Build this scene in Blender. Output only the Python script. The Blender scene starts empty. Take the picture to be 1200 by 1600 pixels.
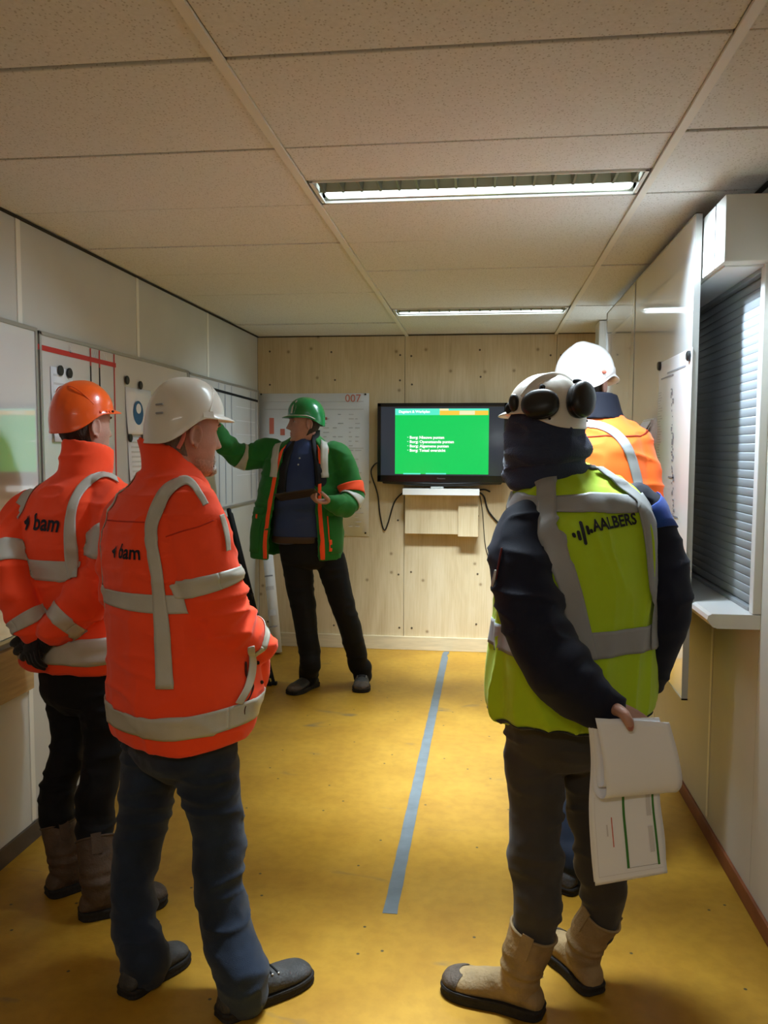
import bpy, bmesh, math, random
import numpy as np
from mathutils import Vector, Matrix
from mathutils.bvhtree import BVHTree

random.seed(7)
SC = bpy.context.scene
COL = SC.collection
# ------------------------------------------------------------------ camera
F_PX, PITCH, YAW, ROLL = 1300.7, .0745, .12, -.0037
CAM_Z, CEIL = 1.592, 2.482
XL, XG0, XG1, XR = -1.8086, -.6127, .527, .935        # walls and the two ceiling rails
YB, YF, TILE = 6.54, -1.5, .57                        # back wall, rear wall, tile depth
Y0 = 1.9185
_s, _c, _sp, _cp = math.sin(YAW), math.cos(YAW), math.sin(PITCH), math.cos(PITCH)
_r = Vector((_c, _s, 0)); _u = Vector((-_s*_sp, _c*_sp, _cp)); _f = Vector((-_s*_cp, _c*_cp, -_sp))
_cr, _sr = math.cos(ROLL), math.sin(ROLL)
_R = _cr*_r - _sr*_u; _U = _sr*_r + _cr*_u
cam = bpy.data.cameras.new('camera'); cam.sensor_fit = 'HORIZONTAL'; cam.sensor_width = 36
cam.lens = F_PX/1200*36; cam.clip_start = .05
camo = bpy.data.objects.new('camera', cam); COL.objects.link(camo)
M = Matrix(((_R.x, _U.x, -_f.x, 0), (_R.y, _U.y, -_f.y, 0), (_R.z, _U.z, -_f.z, CAM_Z), (0, 0, 0, 1)))
camo.matrix_world = M
SC.camera = camo
# ------------------------------------------------------------------ world, light, exposure
SC.view_settings.view_transform = 'Standard'; SC.view_settings.look = 'None'
SC.view_settings.exposure = .08; SC.view_settings.gamma = 1; SC.view_settings.use_curve_mapping = False
SC.cycles.max_bounces = 8; SC.cycles.diffuse_bounces = 5; SC.cycles.glossy_bounces = 4
SC.cycles.use_denoising = True; SC.cycles.sample_clamp_indirect = 6
SC.cycles.caustics_reflective = False; SC.cycles.caustics_refractive = False
wd = bpy.data.worlds.new('world'); SC.world = wd; wd.use_nodes = True
wd.node_tree.nodes['Background'].inputs[0].default_value = (.5, .55, .65, 1)
wd.node_tree.nodes['Background'].inputs[1].default_value = .02
LAMP_COL = (.78, .92, 1.0)
BEAM_W, END_W, SOFT_W = 12.5, {-1: 2.2, 1: 7.0}, 7.0          # louvre beam and the light the louvre scatters wide
def area_light(name, loc, sx, sy, watts, col, spread, rot=(0, 0, 0)):
    l = bpy.data.lights.new(name, 'AREA'); l.shape = 'RECTANGLE'; l.size = sx; l.size_y = sy
    l.energy = watts; l.color = col; l.spread = math.radians(spread)
    o = bpy.data.objects.new(name, l); COL.objects.link(o); o.location = loc; o.rotation_euler = rot
    return o
LIGHTS = [((XG0+.02, XG1-.02), (2.795, 3.035)), ((XG0+.02, XG1-.02), (5.335, 5.575))]
for (xa, xb), (ya, yb) in LIGHTS:
    for tl in (-20, 20):     # the louvre throws its light to both sides, little of it straight down
        area_light('louvre_beam', ((xa+xb)/2, (ya+yb)/2, CEIL-.050), xb-xa-.06, yb-ya-.07, BEAM_W, LAMP_COL, 46, (math.radians(tl), 0, 0))
    for sx in (-1, 1):       # and along its length towards the side walls
        area_light('louvre_beam', ((xa+xb)/2+sx*.46, yb-.025, CEIL-.060), .14, .07, END_W[sx], (.66, .84, 1.0), 86, (0, -sx*math.radians(46), 0))
    area_light('louvre_scatter', ((xa+xb)/2, (ya+yb)/2, CEIL-.014), xb-xa-.06, yb-ya-.05, SOFT_W, LAMP_COL, 165)
# unseen warm fill light, added behind the camera to brighten what faces it
area_light('rear_fill', (-.4, -.55, CEIL-.02), 1.1, .22, 18.0, (1, .95, .86), 170)

# ------------------------------------------------------------------ pixel helpers (1200 x 1600 frame)
def ray(u, v):
    x, y = (u-600)/F_PX, (800-v)/F_PX
    return Vector(_f) + _R*x + _U*y
O = Vector((0, 0, CAM_Z))
def at(u, v, Y): d = ray(u, v); return O + d*(Y/d.y)
def fl(u, v, z=0): d = ray(u, v); return O + d*((z-CAM_Z)/d.z)
def atX(u, v, X): d = ray(u, v); return O + d*(X/d.x)
NP = lambda v: np.array(v, float)
def unit(v):
    v = NP(v); return v/np.linalg.norm(v)

# ------------------------------------------------------------------ materials
def mat(name, col, rough=.6, spec=.3, var=.0, vscale=8, bump=0, bscale=60, bdet=4, metal=0, stretch=None, sheen=0, emit=None, estr=0, coat=0):
    m = bpy.data.materials.new(name); m.use_nodes = True
    nt = m.node_tree; b = nt.nodes['Principled BSDF']
    b.inputs['Base Color'].default_value = (*col, 1); b.inputs['Roughness'].default_value = rough
    b.inputs['Specular IOR Level'].default_value = spec; b.inputs['Metallic'].default_value = metal
    if coat: b.inputs['Coat Weight'].default_value = coat; b.inputs['Coat Roughness'].default_value = .08
    if sheen: b.inputs['Sheen Weight'].default_value = sheen
    if emit: b.inputs['Emission Color'].default_value = (*emit, 1); b.inputs['Emission Strength'].default_value = estr
    if var or bump:
        tc = nt.nodes.new('ShaderNodeTexCoord'); mp = nt.nodes.new('ShaderNodeMapping')
        nt.links.new(tc.outputs['Object'], mp.inputs['Vector'])
        if stretch: mp.inputs['Scale'].default_value = stretch
        if var:
            n = nt.nodes.new('ShaderNodeTexNoise'); n.inputs['Scale'].default_value = vscale; n.inputs['Detail'].default_value = 5
            nt.links.new(mp.outputs[0], n.inputs['Vector'])
            r = nt.nodes.new('ShaderNodeValToRGB')
            r.color_ramp.elements[0].position = .3; r.color_ramp.elements[1].position = .7
            r.color_ramp.elements[0].color = (*[c*(1-var) for c in col], 1)
            r.color_ramp.elements[1].color = (*[min(1, c*(1+var)) for c in col], 1)
            nt.links.new(n.outputs['Fac'], r.inputs[0]); nt.links.new(r.outputs[0], b.inputs['Base Color'])
        if bump:
            n2 = nt.nodes.new('ShaderNodeTexNoise'); n2.inputs['Scale'].default_value = bscale; n2.inputs['Detail'].default_value = bdet
            nt.links.new(mp.outputs[0], n2.inputs['Vector'])
            bp = nt.nodes.new('ShaderNodeBump'); bp.inputs['Strength'].default_value = bump; bp.inputs['Distance'].default_value = .01
            nt.links.new(n2.outputs['Fac'], bp.inputs['Height']); nt.links.new(bp.outputs[0], b.inputs['Normal'])
    return m
def nodes(m): return m.node_tree.nodes, m.node_tree.links, m.node_tree.nodes['Principled BSDF']
def ramp(nd, ps):
    r = nd.new('ShaderNodeValToRGB'); cr = r.color_ramp
    while len(cr.elements) < len(ps): cr.elements.new(.5)
    for e, (p, c) in zip(cr.elements, ps): e.position = p; e.color = (*c, 1) if len(c) == 3 else c
    return r
def mixc(nd, ln, fac, a, b, kind='MIX'):
    x = nd.new('ShaderNodeMix'); x.data_type = 'RGBA'; x.blend_type = kind
    for s, v in ((x.inputs[0], fac), (x.inputs[6], a), (x.inputs[7], b)):
        if hasattr(v, 'links'): ln.new(v, s)
        elif isinstance(v, (int, float)): s.default_value = v
        else: s.default_value = (*v, 1)
    return x.outputs[2]
def noise(nd, ln, vec, sc, det=4, stretch=None, dist=0):
    n = nd.new('ShaderNodeTexNoise'); n.inputs['Scale'].default_value = sc; n.inputs['Detail'].default_value = det
    n.inputs['Distortion'].default_value = dist
    if stretch:
        mp = nd.new('ShaderNodeMapping'); mp.inputs['Scale'].default_value = stretch; ln.new(vec, mp.inputs[0]); vec = mp.outputs[0]
    ln.new(vec, n.inputs['Vector']); return n.outputs['Fac']

# floor: worn ochre sheet flooring with dark scuffs
m_floor = mat('ochre_floor', (.52, .32, .05), .42, .35); nd, ln, b = nodes(m_floor)
g = nd.new('ShaderNodeNewGeometry'); P = g.outputs['Position']
r1 = ramp(nd, [(.3, (.34, .170, .014)), (.5, (.39, .205, .018)), (.7, (.43, .235, .024))]); ln.new(noise(nd, ln, P, 3.2, 6), r1.inputs[0])
r2 = ramp(nd, [(.36, (.80, .77, .70)), (.6, (1, 1, 1))]); ln.new(noise(nd, ln, P, 22, 6), r2.inputs[0])
c1 = mixc(nd, ln, .55, r1.outputs[0], r2.outputs[0], 'MULTIPLY')
r3 = ramp(nd, [(.66, (0, 0, 0)), (.76, (1, 1, 1))]); ln.new(noise(nd, ln, P, 2.6, 5, (1, 2.4, 1), .6), r3.inputs[0])
c2 = mixc(nd, ln, r3.outputs[0], c1, (.16, .11, .05))
v = nd.new('ShaderNodeTexVoronoi'); v.voronoi_dimensions = '2D'; v.inputs['Scale'].default_value = 3.1; ln.new(P, v.inputs['Vector'])
r4 = ramp(nd, [(.012, (1, 1, 1)), (.02, (0, 0, 0))]); ln.new(v.outputs['Distance'], r4.inputs[0])
c3 = mixc(nd, ln, r4.outputs[0], c2, (.06, .045, .02)); ln.new(c3, b.inputs['Base Color'])
bp = nd.new('ShaderNodeBump'); bp.inputs['Strength'].default_value = .12; bp.inputs['Distance'].default_value = .004
ln.new(noise(nd, ln, P, 90, 3), bp.inputs['Height']); ln.new(bp.outputs[0], b.inputs['Normal'])

# mineral ceiling tile: off-white with fissures
m_tile = mat('mineral_tile', (.6, .53, .47), .9, .1); nd, ln, b = nodes(m_tile)
g = nd.new('ShaderNodeNewGeometry'); P = g.outputs['Position']
v = nd.new('ShaderNodeTexVoronoi'); v.inputs['Scale'].default_value = 105; v.inputs['Randomness'].default_value = 1
mp = nd.new('ShaderNodeMapping'); mp.inputs['Scale'].default_value = (1, .75, 1); ln.new(P, mp.inputs[0])
n_ = nd.new('ShaderNodeTexNoise'); n_.inputs['Scale'].default_value = 60; ln.new(P, n_.inputs['Vector'])
ln.new(mp.outputs[0], v.inputs['Vector'])
r1 = ramp(nd, [(.16, (.52, .50, .46)), (.30, (.76, .755, .74))]); ln.new(v.outputs['Distance'], r1.inputs[0])
r2 = ramp(nd, [(.36, (.93, .93, .92)), (.66, (1, 1, 1))]); ln.new(noise(nd, ln, P, 90, 3), r2.inputs[0])
ln.new(mixc(nd, ln, 1.0, r1.outputs[0], r2.outputs[0], 'MULTIPLY'), b.inputs['Base Color'])

# plywood
m_ply = mat('plywood', (.62, .50, .33), .55, .3); nd, ln, b = nodes(m_ply)
tc = nd.new('ShaderNodeTexCoord'); g = nd.new('ShaderNodeNewGeometry'); P = g.outputs['Position']
r1 = ramp(nd, [(.25, (.57, .435, .255)), (.5, (.66, .53, .33)), (.75, (.73, .605, .41))])
ln.new(noise(nd, ln, P, 1.6, 6, (3.2, 1, .6), 1.6), r1.inputs[0])
r2 = ramp(nd, [(.36, (.90, .87, .81)), (.55, (1, 1, 1))]); ln.new(noise(nd, ln, P, 24, 4, (5, 1, .18), .3), r2.inputs[0])
c1 = mixc(nd, ln, .8, r1.outputs[0], r2.outputs[0], 'MULTIPLY')
v = nd.new('ShaderNodeTexVoronoi'); v.voronoi_dimensions = '2D'; v.inputs['Scale'].default_value = 4.6; v.inputs['Randomness'].default_value = 1
sx_ = nd.new('ShaderNodeSeparateXYZ'); cx_ = nd.new('ShaderNodeCombineXYZ'); ln.new(P, sx_.inputs[0]); ln.new(sx_.outputs[0], cx_.inputs[0]); ln.new(sx_.outputs[2], cx_.inputs[1]); ln.new(cx_.outputs[0], v.inputs['Vector'])
r3 = ramp(nd, [(.03, (.62, .62, .62)), (.048, (.38, .38, .38)), (.062, (.12, .12, .12)), (.11, (0, 0, 0))]); ln.new(v.outputs['Distance'], r3.inputs[0])
gt = nd.new('ShaderNodeMath'); gt.operation = 'GREATER_THAN'; gt.inputs[1].default_value = .62; sc_ = nd.new('ShaderNodeSeparateColor'); ln.new(v.outputs['Color'], sc_.inputs[0]); ln.new(sc_.outputs[0], gt.inputs[0])
kn = nd.new('ShaderNodeMath'); kn.operation = 'MULTIPLY'; ln.new(gt.outputs[0], kn.inputs[0]); ln.new(r3.outputs[0], kn.inputs[1])
ln.new(mixc(nd, ln, kn.outputs[0], c1, (.17, .085, .03)), b.inputs['Base Color'])

# white vinyl wall sheet with dirt low down
m_wall = mat('vinyl_wall', (.56, .545, .49), .6, .3, .05, 2.5, .04, 300)
m_seam = mat('wall_joint', (.80, .77, .68), .5, .3)
m_rearwall = mat('rear_wall', (.55, .48, .38), .7)
m_white = mat('white_coated_board', (.70, .70, .69), .08, .5, .02, 3, coat=1)
m_white.node_tree.nodes['Principled BSDF'].inputs['Coat IOR'].default_value = 1.9; m_white.node_tree.nodes['Principled BSDF'].inputs['Coat Roughness'].default_value = .03
m_white2 = mat('white_enamel', (.60, .59, .57), .16, .5, .02, 3)
m_alu = mat('aluminium', (.42, .41, .38), .35, .5, metal=.6)
m_rail = mat('ceiling_rail', (.80, .77, .70), .45, .4)
m_dark = mat('plenum_dark', (.03, .026, .022), .9)
m_black = mat('black_plastic', (.012, .012, .012), .35, .4)
m_matblack = mat('matt_black', (.012, .012, .013), .7, .2)
m_paper = mat('paper', (.80, .82, .86), .75, .2, .02, 5)
m_pprint = mat('print_grey', (.30, .31, .34), .8)
m_pfaint = mat('print_faint', (.60, .60, .62), .8)
m_pred = mat('print_red', (.62, .18, .13), .8)
m_pgreen = mat('print_green', (.05, .20, .04), .7)
m_pblue = mat('print_blue', (.03, .12, .28), .6)
m_redtape = mat('red_tape', (.50, .03, .025), .5)
m_skl = mat('brown_skirting', (.09, .065, .045), .6, .3, .2, 10)
m_skr = mat('red_brown_skirting', (.22, .07, .025), .5, .3, .2, 10)
m_floortape = mat('grey_blue_tape', (.125, .150, .165), .5, .3, .14, 14, .1, 40)

# ------------------------------------------------------------------ objects
def link(o, parent=None, kind=None):
    COL.objects.link(o)
    if parent is not None: o.parent = parent
    if kind: o['kind'] = kind
    return o
def tag(o, label, cat, group=None):
    o['label'] = label; o['category'] = cat
    if group: o['group'] = group
    return o
def empty(name, loc, label=None, cat=None, group=None):
    o = bpy.data.objects.new(name, None); COL.objects.link(o); o.location = loc; o.empty_display_size = .1
    if label: tag(o, label, cat, group)
    return o
def wloc(p):
    v = Vector((0, 0, 0))
    while p is not None: v = v + p.location; p = p.parent
    return v
def mk(name, V, Fc, m, parent=None, smooth=False, kind=None, solid=0, auto=None):
    """one mesh object from world coordinates; stored relative to its parent's place"""
    me = bpy.data.meshes.new(name)
    off = wloc(parent)
    me.from_pydata([(p[0]-off.x, p[1]-off.y, p[2]-off.z) for p in V], [], [tuple(int(i) for i in f) for f in Fc])
    me.materials.append(m)
    if smooth: me.polygons.foreach_set('use_smooth', [True]*len(me.polygons))
    o = bpy.data.objects.new(name, me); link(o, parent, kind)
    if solid:
        s = o.modifiers.new('thick', 'SOLIDIFY'); s.thickness = abs(solid); s.offset = -1 if solid > 0 else 1
    return o
class MB:
    def __init__(s): s.V = []; s.F = []
    def add(s, V, Fc):
        n = len(s.V); s.V += [tuple(p) for p in V]; s.F += [tuple(int(i)+n for i in f) for f in Fc]; return s
    def box(s, x0, x1, y0, y1, z0, z1):
        return s.add([(x0, y0, z0), (x1, y0, z0), (x1, y1, z0), (x0, y1, z0), (x0, y0, z1), (x1, y0, z1), (x1, y1, z1), (x0, y1, z1)],
                     [(0, 3, 2, 1), (4, 5, 6, 7), (0, 1, 5, 4), (1, 2, 6, 5), (2, 3, 7, 6), (3, 0, 4, 7)])
    def quad(s, a, b, c, d): return s.add([a, b, c, d], [(0, 1, 2, 3)])
    def mk(s, name, m, parent=None, **k): return mk(name, s.V, s.F, m, parent, **k)
def boxo(name, x0, x1, y0, y1, z0, z1, m, parent=None, bevel=0, **k):
    o = MB().box(min(x0, x1), max(x0, x1), min(y0, y1), max(y0, y1), min(z0, z1), max(z0, z1)).mk(name, m, parent, **k)
    if bevel:
        b = o.modifiers.new('bevel', 'BEVEL'); b.width = bevel; b.segments = 2
    return o
def catmull(K, n):
    K = np.atleast_2d(NP(K)); k = len(K)
    t = np.linspace(0, k-1, n); i = np.clip(t.astype(int), 0, k-2); f = (t-i)[:, None]
    p0 = K[np.clip(i-1, 0, k-1)]; p1 = K[i]; p2 = K[i+1]; p3 = K[np.clip(i+2, 0, k-1)]
    return .5*((2*p1)+(-p0+p2)*f+(2*p0-5*p1+4*p2-p3)*f*f+(-p0+3*p1-3*p2+p3)*f**3)
def loft(R, caps=True):
    """R: rings (n, m, 3) -> closed mesh"""
    n, m = R.shape[:2]; V = R.reshape(-1, 3).tolist(); Fc = []
    for i in range(n-1):
        for j in range(m):
            a = i*m+j; b_ = i*m+(j+1) % m
            Fc.append((a, b_, b_+m, a+m))
    if caps:
        V.append(R[0].mean(0).tolist()); V.append(R[-1].mean(0).tolist()); c0, c1 = n*m, n*m+1
        for j in range(m):
            Fc.append((c0, (j+1) % m, j)); Fc.append((c1, (n-1)*m+j, (n-1)*m+(j+1) % m))
    return V, Fc
def ringpts(C, U, W, a, b, m=28, e=2.0):
    t = np.linspace(0, 2*np.pi, m, endpoint=False); c, s = np.cos(t), np.sin(t)
    c = np.sign(c)*np.abs(c)**(2/e); s = np.sign(s)*np.abs(s)**(2/e)
    return C+np.outer(c*a, U)+np.outer(s*b, W)
def tube_rings(pts, rad, ref=(0, 0, 1), m=24, sub=8, e=2.0, round_ends=True, fold=None):
    pts = [NP(p) for p in pts]; rad = [(r, r) if np.isscalar(r) else r for r in rad]
    n = (len(pts)-1)*sub+1
    C = catmull(pts, n); A = np.maximum(catmull(rad, n), .0015)
    T = np.gradient(C, axis=0); T /= np.linalg.norm(T, axis=1)[:, None]+1e-9
    Rg = []; U = NP(ref)
    for i in range(n):
        U = U-T[i]*np.dot(U, T[i]); U /= np.linalg.norm(U)+1e-9
        W = np.cross(T[i], U)
        r = ringpts(C[i], U, W, A[i, 0], A[i, 1], m, e)
        if fold is not None:
            d = r-C[i]; l = np.linalg.norm(d, axis=1)[:, None]
            th = np.linspace(0, 2*np.pi, m, endpoint=False)
            r = C[i]+d*(1+fold(i/(n-1), th)[:, None]/l)
        Rg.append(r)
    if round_ends:
        def cap(i, sgn):
            L = []
            for k in (.5, .85):
                q = math.sqrt(1-k*k); L.append(C[i]+(Rg[i]-C[i])*q+sgn*T[i]*min(A[i])*k)
            return L
        Rg = cap(0, -1)[::-1]+Rg+cap(-1, 1)
    return np.array(Rg)
def tube(pts, rad, ref=(0, 0, 1), **k): return loft(tube_rings(pts, rad, ref, **k))
def ball(c, a, b, h, ax=None, m=20, n=12):
    ax = ax or (NP((1, 0, 0)), NP((0, 1, 0)), NP((0, 0, 1)))
    R = [NP(c)+ringpts(NP((0, 0, 0)), ax[0], ax[1], a*math.sin(p), b*math.sin(p), m)+ax[2]*h*-math.cos(p) for p in np.linspace(.06, math.pi-.06, n)]
    return loft(np.array(R))
# vectorised value noise
def _h(a): 
    a = np.sin(a[..., 0]*127.1+a[..., 1]*311.7+a[..., 2]*74.7)*43758.5453; return a-np.floor(a)
def vnoise(P):
    i = np.floor(P); f = P-i; f = f*f*(3-2*f); r = 0
    for dx in (0, 1):
        for dy in (0, 1):
            for dz in (0, 1):
                w = (f[:, 0] if dx else 1-f[:, 0])*(f[:, 1] if dy else 1-f[:, 1])*(f[:, 2] if dz else 1-f[:, 2])
                r = r+w*_h(i+NP((dx, dy, dz)))
    return r
def folds(specs, az=0):
    """cloth folds: list of (scale_r, scale_f, scale_z, amp, ridged)"""
    R = NP((math.cos(az), -math.sin(az), 0)); Fv = NP((math.sin(az), math.cos(az), 0))
    def fn(P, N):
        d = np.zeros(len(P)); Q = np.stack([P@R, P@Fv, P[:, 2]], 1)
        Q = Q+.03*np.stack([vnoise(Q*9+5), vnoise(Q*9+17), vnoise(Q*9+31)], 1)
        for k, (a, b_, c, amp, rg) in enumerate(specs):
            n = vnoise(Q/NP((a, b_, c))+k*13.7)*2-1
            d += amp*(((1-np.abs(n))**3*2-.7) if rg == 2 else (1-2*np.abs(n)) if rg else n)
        return d
    return fn
def fuse(parts, voxel, smooth=3, disp=None):
    """union of closed shells into one continuous skin; returns the mesh (world coordinates)"""
    V = []; Fc = []
    for v, f in parts:
        n = len(V); V += [tuple(p) for p in v]; Fc += [tuple(i+n for i in q) for q in f]
    me = bpy.data.meshes.new('t'); me.from_pydata(V, [], Fc); o = bpy.data.objects.new('t', me); COL.objects.link(o)
    r = o.modifiers.new('r', 'REMESH'); r.mode = 'VOXEL'; r.voxel_size = voxel
    if smooth:
        s = o.modifiers.new('s', 'SMOOTH'); s.factor = .5; s.iterations = smooth
    dg = bpy.context.evaluated_depsgraph_get(); dg.update()
    m2 = bpy.data.meshes.new_from_object(o.evaluated_get(dg))
    bpy.data.objects.remove(o); bpy.data.meshes.remove(me)
    if disp is not None:
        n = len(m2.vertices); co = np.empty(n*3, np.float32); m2.vertices.foreach_get('co', co)
        no = np.empty(n*3, np.float32); m2.vertex_normals.foreach_get('vector', no)
        co = co.reshape(-1, 3).astype(float); no = no.reshape(-1, 3).astype(float)
        co = co+no*disp(co, no)[:, None]
        m2.vertices.foreach_set('co', co.astype(np.float32).ravel()); m2.update()
    return m2
def put(name, me, m, parent, smooth=True):
    """link a fused world-space mesh under its parent"""
    off = wloc(parent); me.transform(Matrix.Translation(-off)); me.name = name
    me.materials.clear(); me.materials.append(m)
    me.polygons.foreach_set('use_smooth', [True]*len(me.polygons)); me.update()
    o = bpy.data.objects.new(name, me); link(o, parent); return o
def bvh_of(me):
    return BVHTree.FromPolygons([v.co.copy() for v in me.vertices], [tuple(p.vertices) for p in me.polygons])
def bvh_raw(V, Fc): return BVHTree.FromPolygons([Vector(p) for p in V], [tuple(f) for f in Fc])
def on_skin(P, bvh, off=.003, far=.035):
    """carry points to the garment's skin; None where it is not near"""
    out = []
    for p in P:
        h = bvh.find_nearest(Vector(p), far)
        out.append(None if h[0] is None else h[0]+h[1]*off)
    return out
def patch(G, bvh, name, m, parent, off=.003, far=.035, thick=.0025):
    """G: grid (n, m, 3) laid on a skin as a sewn-on piece"""
    n, k = G.shape[:2]; pts = on_skin(G.reshape(-1, 3), bvh, off, far)
    idx = {}; V = []; Fc = []
    for i in range(n-1):
        for j in range(k-1):
            q = [i*k+j, i*k+j+1, (i+1)*k+j+1, (i+1)*k+j]
            if any(pts[t] is None for t in q): continue
            a, b_, c, d = [pts[t] for t in q]
            if max((a-b_).length, (b_-c).length, (c-d).length, (d-a).length) > .06: continue
            for t in q:
                if t not in idx: idx[t] = len(V); V.append(tuple(pts[t]))
            Fc.append([idx[t] for t in q])
    if not Fc: return None
    return mk(name, V, Fc, m, parent, smooth=True, solid=thick)
def text_mesh(s, size, bold=0, res=3):
    cu = bpy.data.curves.new('t', 'FONT'); cu.body = s; cu.size = size; cu.offset = bold; cu.resolution_u = res
    o = bpy.data.objects.new('t', cu); COL.objects.link(o)
    dg = bpy.context.evaluated_depsgraph_get(); dg.update()
    me = bpy.data.meshes.new_from_object(o.evaluated_get(dg)); bpy.data.objects.remove(o); bpy.data.curves.remove(cu)
    V = [tuple(v.co) for v in me.vertices]; Fc = [tuple(p.vertices) for p in me.polygons]; bpy.data.meshes.remove(me)
    return V, Fc
def text_on(name, s, size, org, ex, ey, m, parent, bold=0, off=None, width=None):
    """flat lettering laid in the plane org + x*ex + y*ey"""
    V, Fc = text_mesh(s, size, bold)
    if not V: return None
    if width:
        x1 = max(v[0] for v in V); k = width/x1; V = [(v[0]*k, v[1], 0) for v in V]
    org, ex, ey = NP(org), NP(ex), NP(ey)
    return mk(name, [org+ex*v[0]+ey*v[1] for v in V], Fc, m, parent)
def strip_xz(mb, x0, x1, z0, z1, y): mb.quad((x0, y, z0), (x1, y, z0), (x1, y, z1), (x0, y, z1))
def strip_yz(mb, y0, y1, z0, z1, x): mb.quad((x, y0, z0), (x, y1, z0), (x, y1, z1), (x, y0, z1))
# ================================================================== THE ROOM
floor = boxo('floor', XL-.1, XR+.1, YF-.1, YB+.1, -.08, 0, m_floor, kind='structure')
ceil = boxo('ceiling', XL-.1, XR+.1, YF-.1, YB+.1, CEIL+.16, CEIL+.2, m_dark, kind='structure')
wl = boxo('wall_left', XL-.1, XL-.012, YF, YB, 0, CEIL+.16, m_dark, kind='structure')
wb = boxo('wall_back', XL-.1, XR+.1, YB+.012, YB+.1, 0, CEIL+.16, m_dark, kind='structure')
wr = boxo('wall_right', XR+.012, XR+.1, YF, YB, 0, CEIL+.16, m_dark, kind='structure')
wf = boxo('wall_front', XL-.1, XR+.1, YF-.1, YF, 0, CEIL+.16, m_rearwall, kind='structure')
# ceiling tiles, rails and the gaps between them
tile_cache = {}
xs = [(XL+.004, XG0-.011), (XG0+.011, XG1-.011), (XG1+.011, XR-.004)]
k0 = int(math.floor((YF-Y0)/TILE))
rnd = random.Random(3)
for k in range(k0, 10):
    ya, yb = Y0+k*TILE, Y0+(k+1)*TILE
    ya, yb = max(ya, YF)+.0055, min(yb, YB-.004)-.0055
    if yb-ya < .03: continue
    for c, (xa, xb) in enumerate(xs):
        spans = [(ya, yb)]
        if c == 1:
            for _, (la, lb) in LIGHTS:
                s2 = []
                for (p, q) in spans:
                    if lb+.006 <= p or la-.006 >= q: s2.append((p, q)); continue
                    if la-.006-p > .01: s2.append((p, la-.006))
                    if q-lb-.006 > .01: s2.append((lb+.006, q))
                spans = s2
        for (p, q) in spans:
            t = boxo('ceiling_tile', xa, xb, p, q, 0, .016, m_tile, ceil, bevel=.003)
            dz = rnd.choice((0, 0, .0015, .003, .005))
            t.location.z += CEIL+dz
            t.rotation_euler = (rnd.uniform(-.003, .003), rnd.uniform(-.0012, .0012), 0)
            cx, cy = (xa+xb)/2, (p+q)/2      # turn about the tile's own middle
            me = t.data; me.transform(Matrix.Translation((-cx, -cy, 0))); t.location.x += cx; t.location.y += cy
for x in (XG0, XG1):
    mb = MB().box(x-.0125, x+.0125, YF, YB, CEIL-.009, CEIL-.001); mb.box(x-.002, x+.002, YF, YB, CEIL-.001, CEIL+.03)
    mb.mk('ceiling_rail', m_rail, ceil)
for (a, b_) in ((XL, XL+.022), (XR-.022, XR)):
    MB().box(a, b_, YF, YB, CEIL-.004, CEIL-.001).mk('edge_rail', m_dark, ceil)
MB().box(XL, XR, YB-.02, YB, CEIL-.004, CEIL-.001).mk('edge_rail', m_dark, ceil)

# left wall sheets and pale joint strips
ys = [YF, -.22, .88, 1.99, 3.10, 4.22, 5.33, YB]
for a, b_ in zip(ys, ys[1:]): boxo('wall_panel', XL-.012, XL, a+.002, b_-.002, .0, CEIL+.05, m_wall, wl)
for a in ys[1:-1]: boxo('joint_strip', XL-.001, XL+.004, a-.016, a+.016, .08, CEIL-.004, m_seam, wl, bevel=.002)
# right wall with the window opening (2.95 .. 4.3) behind the board
WY0, WY1, WZ0, WZ1 = 2.93, 4.4, 1.04, 2.22
ysr = [YF, -.2, .9, 2.0, 3.49, 4.6, 5.7, YB]
for a, b_ in zip(ysr, ysr[1:]):
    for (p, q, z0, z1) in ([(a, b_, 0, CEIL+.05)] if (b_ <= WY0 or a >= WY1) else
            [(a, max(a, WY0), 0, CEIL+.05), (max(a, WY0), min(b_, WY1), 0, WZ0), (max(a, WY0), min(b_, WY1), WZ1, CEIL+.05), (min(b_, WY1), b_, 0, CEIL+.05)]):
        if q-p > .01: boxo('wall_panel', XR, XR+.012, p+.001, q-.001, z0, z1, m_wall, wr)
for a in ysr[1:-1]:
    boxo('joint_strip', XR-.004, XR+.001, a-.012, a+.012, .08, WZ0-.05 if WY0 < a < WY1 else CEIL-.004, m_seam, wr, bevel=.0015)
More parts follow.
